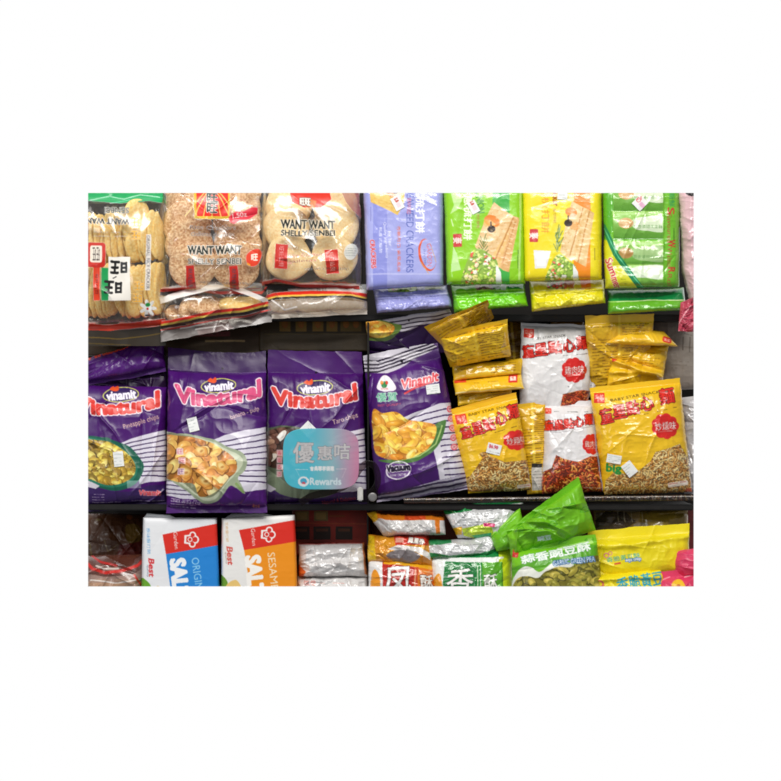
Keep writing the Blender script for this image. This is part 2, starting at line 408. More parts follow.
# the wire-and-price-rail lip along the middle shelf
def lip_art(A):
    A.tint(.8, .5, 1.2, 3, '#2a211c', thr=.3)
    rs = random.Random(8)
    for i in range(240):
        x = rs.uniform(398, 694); A.line([(x, rs.uniform(493,501)), (x+rs.uniform(-2,3), rs.uniform(494,501))], .7, rs.choice(['#7a7264','#6a3428','#8c867c','#3a2c24','#8a703c']), .7)
    A.line([(398,499),(694,496)], .6, '#a49c92', .6)
def strip(name, quad, art, y, T, mat, parent, base='#2a221e', seed=3, label=None):
    A = Art(quad, base); art(A); cols = A.done(); u, v = np.meshgrid(np.linspace(0,1,A.nx+1), np.linspace(0,1,A.ny+1)); px, py = A.fwd(u, v)
    px, py = clampc(px, py); d = y-T*prof(v, 2, 2)-.0006*vnoise(px*.4, py*.6, seed)
    V = np.stack([X_(px,d), d, Z_(py,d)], -1).reshape(-1,3); Vb = V.copy(); Vb[:,1] = y+.002; F = grid_faces(A.nx, A.ny)
    return meshobj(name, np.concatenate([V,Vb]), np.concatenate([F, F[:,::-1]+len(V)]), mat, parent, np.concatenate([cols.reshape(-1,4)]*2), label=label)
strip('shelf_lip', [(404,498),(693.5,494.8),(693.5,501),(404,503.5)], lip_art, .028, .004, film('lip_plastic', .2, .1, .5, .3), sh)

# ================================================================== crackers in the clear bags
def cracker(parent, cx, cy, r, y, tilt, spin, mat, seed, th=.13, sq=1.0, flat=1.0):
    rs = np.random.RandomState(seed); n = 40; Rm = r*S
    pf = [(0,1.05),(.25,1.06),(.5,1.1),(.72,1.12),(.86,1.0),(.95,.7),(1,.15),(.99,-.4),(.9,-.85),(.6,-1),(0,-1)]
    V = []; ph = np.linspace(0, 2*np.pi, n, endpoint=False)
    wob = 1+.025*np.sin(3*ph+rs.rand()*6)+.02*np.sin(5*ph+rs.rand()*6)
    for a, b in pf:
        for k in range(n):
            x = a*Rm*wob[k]*math.cos(ph[k]); z = a*Rm*sq*wob[k]*math.sin(ph[k])
            V.append((x, -b*Rm*th+Rm*.035*(vnoise(np.array(x/Rm*4+9), np.array(z/Rm*4+9), seed)-.5)*2, z))
    F = []
    for i in range(len(pf)-1):
        for k in range(n): F.append((i*n+k, i*n+(k+1)%n, (i+1)*n+(k+1)%n, (i+1)*n+k))
    M = Matrix.Rotation(spin, 3, 'Z') @ Matrix.Rotation(tilt, 3, 'X')
    V = np.array([M @ Vector(v) for v in V]); V[:,1] *= flat; V += np.array([X_(cx,y), y, Z_(cy,y)])
    V[:,0] = np.clip(V[:,0], X_(CROP[0],V[:,1]), X_(CROP[2],V[:,1])); V[:,2] = np.clip(V[:,2], Z_(CROP[3],V[:,1]), Z_(CROP[1],V[:,1]))
    return meshobj('cracker', V, F, mat, parent)
RICE1 = solid('golden_rice_cracker', '#fae3a0', .75, 0, .2, .4, 230, .1, '#efc670')
RICE2 = solid('sesame_rice_cracker', '#f8dab2', .8, 0, .2, .8, 260, .2, '#c08c60')
RICE3 = solid('pale_shelly_cracker', '#fbe9bc', .7, 0, .25, .4, 260, .06, '#f2d298')
def stripes(A, pts, cols):
    # coloured bands running parallel to the polyline pts: cols = [(offset, width, colour)]
    for o, w, c in cols: A.line([(x, y+o) for x, y in pts], w, c)

G1 = 'clear bags of rice crackers on the top shelf'
def a_s1(A):
    A.poly([(80,190),(166,190),(165,203),(150,201),(120,203),(80,200)], '#12a45c')
    A.line([(90,200),(110,196),(124,199),(140,195),(160,197)], .9, '#d8f3e0', .8); A.line([(110,203),(130,200)], .6, '#cfe', .6)
    A.text('SENBEI', (116.5,210), (24,5.4), '#1b2320', 180, .12, (.4,'#e9e4d4'))
    A.text('WANT WANT', (105.5,221), (47,5.6), '#15191a', 180, .25, (.45,'#ece6d4'))
    A.lines(94, 230, 128, 238, 2, '#8a6a3a', 0, .8, .7, seed=4)
    A.rect(96,255,19,25,'#c9281c',0,r=3.5); A.rect(96,254,12,17,'#e9e0d0',0,r=2); A.text('旺旺', (96,254), (7,13), '#3a2a28', 180, .2)
    A.rect(96.8,284,6.6,33,'#e2401f',0); A.text('旺旺仙貝', (96.8,284), (20,3.4), '#7d130a', 90, .1)
    A.rect(105,284,7,33,'#149a50',0); A.rect(119.5,278.6,22,43.6,'#eeeae0',0)
    [(A.text('王', (x-4.6,y), (8,12), '#0b0b0b', 184, .75), A.text('日', (x+4.8,y+.5), (5.6,10), '#0b0b0b', 180, .8)) for x, y in ((119.5,267),(113.5,287))]; A.line([(113,278),(116,276.4)], 1, '#0b0b0b')
    for x, y in ((136,222),(136,235),(139,286),(137,298)): A.text('旺', (x,y), (9,8.5), '#e8a81c', 180, .22)
    A.rect(148,262,5,56,'#e6e8ea',1,.7); A.text('ORIGINAL RICE CRACKER', (148,262), (54,3.2), '#333a44', 90, .1)
    for k in range(7):
        an = k*math.pi*2/7; A.ell(148+5*math.cos(an), 308+5*math.sin(an), 4, 1.8, '#e6e6e2', math.degrees(an))
    A.ell(148,308,3.6,3.4,'#f0f0ec'); A.ell(148,304.6,2.6,2,'#1d8a3c'); A.ell(148,308.5,1.2,1.2,'#c8312a'); A.line([(146,315),(150,315)], 1.4,'#3a3a3a')
    A.poly([(80,323),(110,325),(150,320),(170,318),(170,325),(150,326),(110,331),(80,330)], '#d8381c')
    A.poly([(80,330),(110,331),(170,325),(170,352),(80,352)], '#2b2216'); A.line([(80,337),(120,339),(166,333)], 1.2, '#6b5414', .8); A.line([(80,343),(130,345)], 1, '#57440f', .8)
p = Pack('cracker_bag', 'clear bag of golden rice crackers standing upside down with a green top band', 'cracker bag', G1,
     [(72,190),(163,190),(166,346),(72,346)], a_s1, (.07,.05), .045, 4, 3.5, 2, .05, .13, CLEAR, .004, .002, alpha=0, seed=2)
for row, (y0, rr) in enumerate(((237,27),(290,29))):
    for k in range(24): cracker(p.root, 88+k*3.05+(row*1.5), y0+R.uniform(-1,1)+2*math.sin(k*.5), rr, .058+.006*(k%2), R.uniform(-.1,.1), 1.36+R.uniform(-.08,.08), RICE1, 100+row*30+k, .055, .93, .25)
cracker(p.root, 136, 222, 22, .05, .1, .95, RICE1, 71, .14, 1.1, .4); cracker(p.root, 137, 292, 21, .05, .1, 1.0, RICE1, 72, .14, 1.2, .4); cracker(p.root, 136, 242, 20, .052, .1, 1.1, RICE1, 73, .14, 1, .4)

def a_s2(A):
    A.rect(212,200,36,37,'#d8b33a',0); A.rect(212.3,199,31.5,33.5,'#dc2818',0)
    for k in range(-3, 4):
        A.line([(212,184),(212+k*9, 216)], 1.2, '#f0c860', .9)
    A.rect(212,198,11,30,'#d8281a'); A.text('旺', (212,198), (10,9), '#23302c', 0, .25, (.5,'#ece8de')); A.text('旺', (212,207.8), (10,9), '#23302c', 0, .25, (.5,'#ece8de'))
    A.poly([(229,217),(236,211),(244,211),(252,207),(258,208),(258,214),(250,219),(240,221),(234,224),(230,222)], '#d8253a'); A.text('1.50z', (240,215), (14,5), '#f5e9e4', -10, .2)
    A.text('Rice Crackers', (213,227.5), (46,4.6), '#4a3020', 0, 0); A.text('Galletas de arroz', (213,234.5), (44,3.8), '#5a4030', 0, 0)
    A.text('WANT WANT', (214.5,249.6), (53,8), '#0f1a16', 0, .35, (.7,'#e6dccb')); A.text('SHELLY SENBEI', (214.5,261), (53,5.6), '#1a221e', 0, .2, (.5,'#e6dfd2'))
    for x in (190.5,234): A.rect(x,278,9,25,'#c8281e',-4); A.text('旺旺仙貝', (x,279), (20,4.4), '#3f4a5a', 88, .15)
    A.blob([(247,255),(252,250),(259,249),(262,254),(259,263),(252,266),(247,262)], '#e84226'); A.text('旺', (255,257), (6,6), '#f7e9d8', 0, .3); A.rect(249,264,4,2,'#ef9f30',30)
    A.text('NET WT 5.30 OZ (150g)', (225,283), (50,2.6), '#4a3a2c', 0, 0)
    A.poly([(160,289),(185,287),(215,291),(262,291),(270,281),(270,284),(262,294),(215,294),(185,290),(160,292)], '#cf3426')
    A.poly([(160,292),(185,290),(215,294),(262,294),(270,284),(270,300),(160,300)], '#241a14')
p = Pack('cracker_bag', 'clear bag of brown sesame rice crackers with a red and gold emblem at its top', 'cracker bag', G1,
     [(164,184),(266,184),(267,296),(160,296)], a_s2, (.07,.045), .045, 4, 4, 2, 0, .06, CLEAR, .004, .0026, alpha=0, seed=4, creases=9, wob=1.2)
for k, (y, dy) in enumerate(((188,.105),(206,.089),(224,.073),(243,.057),(264,.041))):
    for x in (190,238): cracker(p.root, x+R.uniform(-3,3), y+R.uniform(-2,2), 24.5, dy, R.uniform(-.06,.04), R.uniform(-.08,.08), RICE2, 200+k*3+x, .13, 1)

def a_s3(A):
    A.poly([(290,190),(330,190),(332,199),(322,207),(304,208),(292,202)], '#d4301e'); A.rect(308,203,16,8,'#caa23a',10,.6); A.text('旺旺', (305.5,202), (10,7), '#f0e6da', 0, .3, (.5,'#42403a'))
    A.text('WANT WANT', (308,224.5), (54,8), '#131815', 0, .45, (.5,'#e7d9ba')); A.text('SHELLY SENBEI', (308,233), (54,5.2), '#161a14', 0, .25, (.4,'#e7d9ba'))
    A.rect(281.5,256,13,24,'#c92c22',4); A.text('旺旺仙貝', (281.5,256), (20,5), '#e6a0a0', 94, .2)
    A.rect(332,261.5,13,25,'#cc2c20',-4); A.text('旺旺仙貝', (332,261.5), (20,5), '#e8b4a8', 86, .2)
    A.text('Rice Crackers', (306,255), (34,3.6), '#c6463c', -3, 0); A.text('galletas', (302,261), (28,3.2), '#c6463c', -3, 0)
    A.text('NET WT 5.30 OZ (150g)', (327,269), (44,3), '#4c4436', 0, 0)
    A.ell(350.5,252,6.8,8,'#dde2dc',20,.85); A.lines(345,248,356,257,4,'#6d7a74',0,.8,.6)
    A.poly([(340,190),(360,190),(362,220),(352,210),(346,200)], '#7d1f22', .7)
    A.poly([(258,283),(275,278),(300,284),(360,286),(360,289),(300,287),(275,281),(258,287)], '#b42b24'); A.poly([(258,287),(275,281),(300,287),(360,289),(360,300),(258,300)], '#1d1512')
p = Pack('cracker_bag', 'clear bag of pale round rice crackers with red oblong labels on the two lowest ones', 'cracker bag', G1,
     [(264,184),(360,184),(362,292),(262,290)], a_s3, (.07,.045), .045, 4, 4, 2, 0, .05, CLEAR, .004, .0026, alpha=0, seed=6, creases=9, wob=1.2)
for k, (y, dy) in enumerate(((184,.095),(206,.077),(228,.059),(258,.041))):
    for x in (288,335): cracker(p.root, x+R.uniform(-2,2), y, 23.5, dy, R.uniform(-.06,.04), R.uniform(-.08,.08), RICE3, 240+k*3+x, .14, 1)

G2 = 'ends of cracker bags lying under the upright ones'
def a_u2(A):
    st = [(150,325),(185,320),(215,314),(240,311),(275,302)]
    A.poly([(160,297),(190,291),(210,288),(224,286),(226,291),(200,296),(180,299),(160,304)], '#f2f0ec', .9); A.poly([(224,286),(240,290),(270,300),(272,306),(250,298),(226,291)], '#e2ddd8', .75)
    stripes(A, st, [(-.5,2.8,'#d02a18'),(2,2.2,'#c8ad48'),(4.2,2.8,'#241c12'),(7,1.5,'#cf3c34')])
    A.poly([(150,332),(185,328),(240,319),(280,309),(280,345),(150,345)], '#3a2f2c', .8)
    A.poly([(196,327),(228,322),(240,336),(200,338)], '#8b6a66', .5); A.ell(236,334,8,4,'#a03a3a',0,.35)
    A.line([(196,330),(222,326),(232,332)], 1.4, '#e6e0dc', .8); A.line([(180,329),(205,325)], 1.1, '#e8e4e0', .8)
p = Pack('cracker_bag', 'end of a cracker bag with a white fold, lying under the sesame cracker bag', 'cracker bag', G2,
     [(159,287),(270,284),(272,322),(161,342)], a_u2, (.075,.04), .04, 3, 2.4, 2, 0, .25, CLEAR, .004, .004, alpha=.0, seed=9, creases=10, cscale=.06, tbow=lambda u,v: (0*u, -4*np.sin(u*3.14)*(1-v)))
cracker(p.root, 190, 312, 15, .055, 0, .9, RICE2, 301, .3, .9); cracker(p.root, 203, 306, 20, .055, -.3, .3, RICE2, 302, .3, .6); cracker(p.root, 240, 304, 22, .05, -.5, -.1, RICE1, 303, .2, .5); cracker(p.root, 222, 309, 18, .06, -.3, 0, RICE2, 304, .3, .6); cracker(p.root, 176, 314, 12, .06, -.3, .6, RICE2, 305, .3, .8)
def a_u3(A):
    stripes(A, [(262,297),(275,294),(310,292),(350,292),(372,296)], [(.5,3.4,'#d4281a'),(3,1.8,'#e0b84a'),(5,2.2,'#241b12')])
    A.poly([(288,285),(330,285),(366,290),(366,293),(330,291),(288,291)], '#efe9e0', .6)
    A.poly([(262,303),(310,299),(370,302),(370,322),(262,322)], '#b08a68', .3)
    A.line([(272,300),(285,310),(296,307)], 1.6, '#f0ece8', .8); A.line([(300,315),(340,316)], .8, '#dcd4cc', .6); A.text('旺旺', (322,289.5), (10,3.5), '#3a3a36', 0, .1)
p = Pack('cracker_bag', 'end of a cracker bag with red and gold bands lying under the pale cracker bag', 'cracker bag', G2,
     [(264,285),(367,284),(367,314),(268,319)], a_u3, (.075,.045), .035, 4, 2.6, 2, 0, .12, CLEAR, .003, .003, alpha=0, seed=12, creases=8)
for x, r in ((284,20),(315,22),(345,20)): cracker(p.root, x, 303, r, .062, .3, .1, RICE3, int(x), .25, .55)

# ================================================================== biscuit packs (top shelf, right half)
G3 = 'film-wrapped biscuit packs on the top shelf'; G4 = 'ends of biscuit packs lying under the upright ones'
blk = dict(pu=12, pv=14, q=3.2, st=0, sb=0, pucker=.0008, crumple=.0006, creases=3, wob=.5)
def toast(A, q1, seed=1, hue=0):
    A.poly(q1, '#ecc37c'); x, y = np.mean(q1, 0)
def a_blue(A):
    A.rect(380,240,14,130,'#8a90d8',0); A.rect(402,240,20,130,'#a3a8e2',0,.6); A.tint(.25,.03,.03,4,'#8388cf')
    A.poly([(369,186),(405,186),(404,203),(398,215),(371,202)], '#dfb95c'); A.poly([(371,186),(402,186),(397,205),(376,198)], '#eed07c', .8)
    A.ell(391,193,6,3.5,'#c4702a',30); A.ell(395,192,3,2,'#3a1a20',20); A.tint(.5,.6,.6,9,'#b98a34',pts=[(369,186),(405,186),(398,215),(371,202)],thr=.5)
    A.text('紫菜梳打餅', (420,202), (62,9.2), '#f1f3fb', 90, .25); A.text('SEAWEED CRACKERS', (410,231), (83,7.2), '#4f5fae', 90, .1)
    A.text('SEAWEED', (409,206), (16,4), '#d06a80', 90, .1)
    A.text('香脆可口 紫菜風味', (399,249), (46,3.4), '#e0603a', 90, .1); A.text('無反式脂肪', (380.5,240), (26,3), '#dfe3f8', 90, .2)
    A.text('Quality Ingredients', (385.5,240), (36,3.4), '#e6e8f8', 86, 0); A.text('For Your', (390,239), (15,3.2), '#e6e8f8', 86, 0)
    A.line([(370.5,207),(370.5,221)], .7, '#6e6fb4', .7); A.text('CRACKERS', (373,254), (28,4.6), '#cf5560', 86, .3, (.4,'#e8c8d8'))
    A.ell(427.5,255,8.6,16.5,'#d9532c',-12); A.ell(428.6,254.4,7.4,15.4,'#a5aae2',-12); A.line([(421,262),(429,274)], .7, '#d0a060'); A.line([(430,243),(436,262)], .6, '#caa070')
    A.text('GARDEN', (429.5,255), (23,4.6), '#cf6a7c', 88, .2); A.text('since 1980', (425,257), (16,2.2), '#5a62a8', 88, 0)
    A.line([(366,274),(446,274)], 1.6, '#c3c6ee', .6)
p = Pack('biscuit_pack', 'lilac biscuit pack with sideways white characters and an orange ring', 'biscuit pack', G3,
     [(363,184),(443.5,184),(443.5,285),(366.5,290.5)], a_blue, (.075,.045), .035, mat=GLOSS, seed=21, base='#a5aae2', **blk)
p.sticker(397.5,203,9.5,14,-28, lambda A: (A.text('5.8', (396.5,200), (4,3.4), '#c84a3e', 60, .2), A.rect(398.5,205,4,5,'#f0c4d0',-28,.6)), label='white price sticker with red figures')
def a_green(A):
    A.rect(501,240,17,130,'#3fae4c',0); A.tint(.2,.03,.03,4,'#6cb81c')
    A.poly([(451,193),(460,193),(462,200),(457,210),(450,214),(454,205)], '#c4e8a4', .85)
    A.poly([(453,246),(457,254),(461,270),(451,272)], '#c9ecb0', .85); A.line([(451,219),(453,226)], .9, '#d8f0b8')
    A.text('香蔥梳打餅', (468,212), (56,8.6), '#eef8e0', 90, .28); A.text('ONION', (480,202), (22,7), '#3d8f2a', 84, .3)
    A.text('梳打餅乾', (478,221), (15,3), '#b0754a', 90, .2)
    toast(A, [(494,202),(513,216),(519,220),(509,272),(503,270),(475,247),(484,222)])
    A.poly([(494,202),(513,216),(503,238),(489,262),(475,247),(484,222)], '#e9c690')
    A.poly([(513,216),(519,218),(509,272),(500,268)], '#dfb072'); A.line([(513,218),(496,258)], 1.4, '#c08444'); A.line([(515,222),(503,262)], 1.2, '#c78c4c')
    A.tint(.55,.35,.35,11,'#c88a44',pts=[(494,202),(519,218),(509,272),(475,247),(484,222)],thr=.5)
    A.ell(492,221,8,6,'#e6842c',20); A.ell(489,224,6,4,'#f3c06a',20,.7); A.ell(491.5,229,4,3.6,'#33251e'); A.line([(491,222),(491,228)],1.4,'#3a2a20')
    for k in range(9): A.line([(483.5,255-k*1.6),(483.5+(-1)**k*(5-.3*k),250-k*2)], .8, '#5f7f3c')
    A.chips([(470,255),(480,249),(492,256),(498,264),(500,290),(462,290)], ['#b4d454','#ece08a','#d85a44','#7ea43c','#f4f0dc','#98c04a','#f0d8b0','#c8dc7a'], 130, 1.2, 2.9, 5, '#94b84c', '#5c7c2c', '#fafae0')
    for hx in range(5):
        for hy in range(7): gx, gy = 494+hx*4.4-hy*2.6, 207+hx*3.3+hy*6.4; A.ell(gx+1.2,gy+1,1.8,1.3,'#f8e2ba',20,.5,soft=.6); A.ell(gx,gy,.5,.5,'#a8742e',0,.5)
    for q in range(9): A.line([(516-q*1.1,224+q*5),(513-q*1.1,223+q*5)], 1.2, '#f4dcae', .7)
    A.poly([(496,264),(501,272),(502,290),(496,290)], '#eef2ec'); A.rect(520,235,2,90,'#c6ea90',1,.8); A.line([(518,250),(518,268)], .7, '#4c7a28')
    A.rect(457.5,240.5,9,13,'#c93c3a',0,r=1); A.text('麥', (457.5,240.5), (6,9), '#f5e6de', 90, .3)
p = Pack('biscuit_pack', 'bright green biscuit pack showing toast, herbs and salad', 'biscuit pack', G3,
     [(443,184),(523.5,184),(525.5,284),(446.5,285)], a_green, (.075,.045), .035, mat=GLOSS, seed=22, base='#8fd01f', **blk)
p.sticker(473.5,207,8.5,13,-28, lambda A: (A.text('5.8', (472,203), (4,3.2), '#c84a3e', 60, .2), A.rect(474.5,208,4,5,'#f0c4d0',-28,.6)), label='white price sticker with red figures')
def a_yel(A):
    A.rect(582,240,17,130,'#f08a1c',0); A.tint(.2,.03,.03,4,'#d8c010')
    A.text('奶鹽梳打餅', (545.5,203), (60,8), '#ee8f1a', 90, .15); A.text('Salted Cracker', (556,187), (38,6), '#a8571c', 90, .3); A.text('梳打餅乾', (554.5,216), (15,3), '#b08030', 90, .15)
    A.poly([(572,201),(594,213),(586,267),(577,262),(560,252),(566,222)], '#e9c88c'); A.poly([(572,201),(583,207),(572,262),(560,252),(566,222)], '#edd09a')
    A.line([(583,208),(570,255)], 1.2, '#c98e4a'); A.line([(589,212),(578,262)], 1.2, '#c98e4a'); A.tint(.5,.35,.35,11,'#c98a3a',pts=[(572,201),(594,213),(586,267),(560,252),(566,222)],thr=.5)
    A.ell(571,212,6,4.5,'#e88c34',10); A.ell(575,226,6,4,'#eea050',0,.7); A.ell(568,223,4,3.6,'#33251e'); A.line([(568,216),(568,221)],1.4,'#3a2a20'); A.ell(573,216,3.4,2.6,'#f6d8b8')
    for k in range(16): A.line([(558+R.uniform(-2,2),252-k*1.1),(558+R.uniform(-7,7),244-k*1.3)], .8, R.choice(['#7f9a50','#a8b878','#5c7c3c']))
    A.chips([(552,262),(560,254),(570,262),(576,268),(578,290),(545,290)], ['#b4d454','#ece08a','#d85a44','#7ea43c','#f4f0dc','#98c04a','#f0d8b0','#c8dc7a'], 130, 1.2, 2.9, 15, '#94b84c', '#5c7c2c', '#fafae0')
    for hx in range(4):
        for hy in range(7): gx, gy = 572+hx*4.4-hy*1.6, 206+hx*2.4+hy*6.8; A.ell(gx+1.2,gy+1,1.8,1.3,'#f8e6bc',20,.5,soft=.6); A.ell(gx,gy,.5,.5,'#a8742e',0,.5)
    for q in range(9): A.line([(590-q*.9,219+q*5),(587-q*.9,218+q*5)], 1.2, '#f6e2b4', .7)
    A.poly([(573,264),(578,272),(579,290),(573,290)], '#eef2ec'); A.poly([(533.5,250),(551,251),(548,262),(546,268),(535,268.5)], '#e8e8ea'); A.poly([(536,252),(548,253),(545,266),(537,266)], '#f6f6f4')
    A.rect(534,235.5,8.5,13,'#c8383a',0,r=1); A.text('麥', (534,235.5), (6,9), '#f5e6de', 90, .3); A.line([(595,248),(595,260)], .7, '#9a8820')
    A.ell(587,197,3,2.5,'#f6c89a'); A.ell(571,199,3.5,2.5,'#f0e2a0')
p = Pack('biscuit_pack', 'yellow biscuit pack showing toast, salad and a white cup', 'biscuit pack', G3,
     [(521.5,184),(602,184),(602,280),(524,281.5)], a_yel, (.075,.045), .035, mat=GLOSS, seed=23, base='#eddc1e', **blk)
p.sticker(562.5,193,10,13,2, label='blank white price sticker')
def a_waf(A):
    A.poly([(602,184),(613,184),(614,228),(609,238),(602,240)], '#58ac28')
    for k, (y0, y1) in enumerate(((182,211),(211,239),(241,266),(264,292))):
        g = lambda X, Y, y0=y0, y1=y1: (lambda t: hexc('#9cd060')*(1-t)+hexc('#5c9c34')*t)(np.clip((Y-y0)/(y1-y0),0,1)[...,None])
        A.poly([(612,y0),(663,y0),(663,y1),(614,y1)], lambda X, Y, g=g: g(X,Y).astype(np.float32)); A.line([(618,y0+3),(640,y0+2.4),(662,y0+3)], 2.4, '#cdeeb0', .5)
        if k < 3:
            A.blob([(634,y0+8),(650,y0+5),(664,y0+6),(664,y0+20),(648,y0+20),(634,y0+17)], '#e9f2dd' if k < 2 else '#a9c98c', .85)
            A.text('脆香清甜花生酥', (648,y0+15.5), (29,3.4), '#6c9a58', 0, 0)
            A.ell(626,y0+12,7.5,5.4,'#dba874' if k<2 else '#b98850',0,.9); A.ell(624.5,y0+10.5,4,2.6,'#f0d0a0',0,.7,soft=.5); A.ell(629,y0+14,3,2,'#a8743c',0,.5,soft=.5)
        else: A.blob([(632,y0+4),(648,y0+1),(664,y0+2),(664,y0+15),(646,y0+14),(632,y0+12)], '#e9f4e0', .9)
        A.line([(613,y1),(663,y1)], .8, '#3f7a22', .7)
    A.rect(671,240,16,120,'#70bc2c',0); A.text('Savoured', (669.5,228), (29,4.6), '#a84a34', 90, .12); A.text('S', (671,211), (6.5,6.5), '#c03a2a', 90, .3)
    A.text('Walnut', (669.5,258), (22,4.6), '#a84a34', 90, .15); A.text('W', (671.5,243.5), (7.5,7.5), '#c03a2a', 90, .3); A.text('Roll', (669.5,281), (14,4.4), '#a84a34', 90, .12); A.text('R', (671.5,270), (5.5,6.5), '#c03a2a', 90, .3)
    A.text('新鮮', (672,200), (14,6), '#2f8f5a', 90, .15); A.line([(674,228),(674,240)], .6, '#3a5a20')
    A.poly([(602,240),(610,240),(624,266),(642,290),(602,290)], '#d4d428')
    A.line([(603,226),(608,236),(616,254),(632,276),(644,292)], 5.5, '#1c8450'); A.line([(604,228),(610,240),(618,256),(634,277),(645,290)], 1, '#5cc890')
    A.text('Sum', (611.5,267), (18,7), '#d0443c', 70, .4, (.5,'#f4e9e0')); A.text('mer', (615,283), (12,5), '#d0443c', 70, .25, (.4,'#f4e9e0'))
    A.lines(619,277,627,286,2,'#7a8a20',0,.7)
p = Pack('biscuit_pack', 'green pack of four walnut biscuit rolls with a yellow corner', 'biscuit pack', G3,
     [(602,184),(680,184),(679,287),(605,289)], a_waf, (.075,.045), .035, mat=GLOSS, seed=24, base='#6fbf22', pu=8, pv=12, q=3, pucker=.002, crumple=.0014, creases=6, wob=.6,
     xh=lambda u,v,X,Y,px,py: .004*np.abs(np.sin((py-184)/27.2*np.pi))*(px>613)*(px<664))
def _w(A):
    A.text('2.8', (639.5,198), (5,4), '#d84a4a', 0, .2); A.rect(642,205,6,4,'#e8a8c8',45,.8); A.ell(638.5,200,2.4,2.4,'#dc5a58',ring=.3)
p.sticker(640,203,11.5,12,45,_w, label='white diamond price sticker with a red figure')
# the ends of packs underneath
def fold(seed): 
    def f(u,v,X,Y,px,py):
        m = (v > .42); a = .004*np.exp(-((v-.42)/.05)**2)
        t = np.abs(((u*3+seed*.3) % 1)-.5)*2
        return a+m*(.006*(t-.5)*(v-.42)*2+.003*np.exp(-np.abs((u-.5)*2+(v-.7)*1.2)*9))
    return f
und = dict(pu=9, pv=4, q=2.4, st=0, sb=0, pucker=0, creases=9, cscale=.1, crumple=.0022, wob=.8)
def a_ub(A):
    A.poly([(390,287),(445,285),(445,290),(390,291)], '#c9cbe8'); A.chips([(391,287),(414,286),(416,291),(391,292)], ['#a8cc3a','#e8d86a','#d8402e','#86b636'], 16, 1.4, 2.6, 6, '#9fb83a', '#4a6a20', '#fff')
    A.rect(420,288.5,6,4,'#f2f2f0'); A.rect(433,288,16,2.4,'#aab86a',-2); A.line([(370,296),(450,293.5)], 1, '#c8caf0')
Pack('biscuit_pack', 'crumpled lilac end of a biscuit pack under the lilac pack', 'biscuit pack', G4,
     [(373,288),(447,285),(452,307),(377,313)], a_ub, (.085,.05), .03, mat=GLOSS, seed=31, base='#9a9cd6', xh=fold(1), **und)
def a_ug(A):
    A.chips([(476,284),(492,283),(494,290),(478,291)], ['#c8a880','#8a5a6a','#d8c8a0'], 14, 1.4, 2.6, 6, '#a88a60', '#4a3a20', '#fff'); A.rect(496,286,8,6,'#3f7f3c'); A.rect(503,286.5,5,6,'#dfe6e0'); A.rect(515,285,16,7,'#24a043'); A.line([(450,292),(528,289)], 1, '#b8f060')
Pack('biscuit_pack', 'crumpled bright green end of a biscuit pack under the toast and herbs pack', 'biscuit pack', G4,
     [(451,285),(524,283),(528,306),(454,313)], a_ug, (.085,.05), .03, mat=GLOSS, seed=32, base='#74cc1c', xh=fold(2), **und)
def a_uy(A):
    A.chips([(548,281),(562,280),(566,288),(549,289)], ['#c8b880','#8a5a5a','#a8c86a','#d8402e'], 16, 1.4, 2.6, 6, '#a8b860', '#4a3a20', '#fff'); A.poly([(580,279),(590,279),(591,289),(581,289)], '#ee8a1c'); A.line([(530,291),(606,287)], 1, '#f6ee80'); A.rect(569,284,10,7,'#c4493a',10,.7)
Pack('biscuit_pack', 'crumpled yellow end of a biscuit pack under the yellow pack', 'biscuit pack', G4,
     [(529,281.5),(604,279),(606,303),(532,312)], a_uy, (.085,.05), .03, mat=GLOSS, seed=33, base='#e0d620', xh=fold(3), **und)
def a_uw(A):
    A.poly([(606,291),(690,289),(690,299),(606,301)], '#0f8a46'); A.lines(612,291,688,291,1,'#d0dc50',-1,.6); A.line([(606,302),(690,299.5)], 1.2, '#d8f0b0'); A.poly([(606,302),(690,300),(690,314),(606,314)], '#63ae28'); A.text('Fresh', (667,306.5), (14,2.6), '#3a7a20', 0, 0)
Pack('biscuit_pack', 'green end of a biscuit pack with a dark green band under the walnut roll pack', 'biscuit pack', G4,
     [(607,290),(684,287.5),(686,310),(608,314)], a_uw, (.085,.05), .03, mat=GLOSS, seed=34, base='#5cae28', pu=9, pv=4, q=2.4, st=0, sb=0, pucker=0, creases=5, cscale=.08, crumple=.0016, wob=.6)
def a_pk(A):
    A.tint(.3,.05,.03,3,'#c89aa4'); A.ell(691,193,5,3,'#2a2222'); A.line([(681,215),(684,270),(690,310)], .8, '#f4dfe2', .7)
p = Pack('sweet_bag', 'pale pink glossy bag cut off at the right end of the top shelf', 'bag', None,
     [(678,184),(730,184),(735,330),(684,312)], a_pk, (.06,.06), .035, mat=GLOSS, seed=41, base='#e3bcc2', pu=3, pv=6, q=2, pucker=.003, crumple=.003, creases=6, wob=1.5,
     tbow=lambda u,v:(8*np.clip(v-.7,0,1)*3*(1-u), 0*u))
def a_rib(A): A.tint(.4,.2,.2,3,'#8a2438'); A.line([(672,326),(690,306)], 1, '#f0b8c0', .8)
Pack('ribbon', 'dark pink crinkled ribbon end hanging below the pale pink bag', 'ribbon', None, [(681,302),(712,290),(700,336),(672,331)], a_rib, (.03,.02), .008, mat=GLOSS, seed=42, base='#c0455c', pucker=0, crumple=.004, cscale=.12, creases=5,
     tbow=lambda u,v: (6*v*(1-u), -4*u*v))
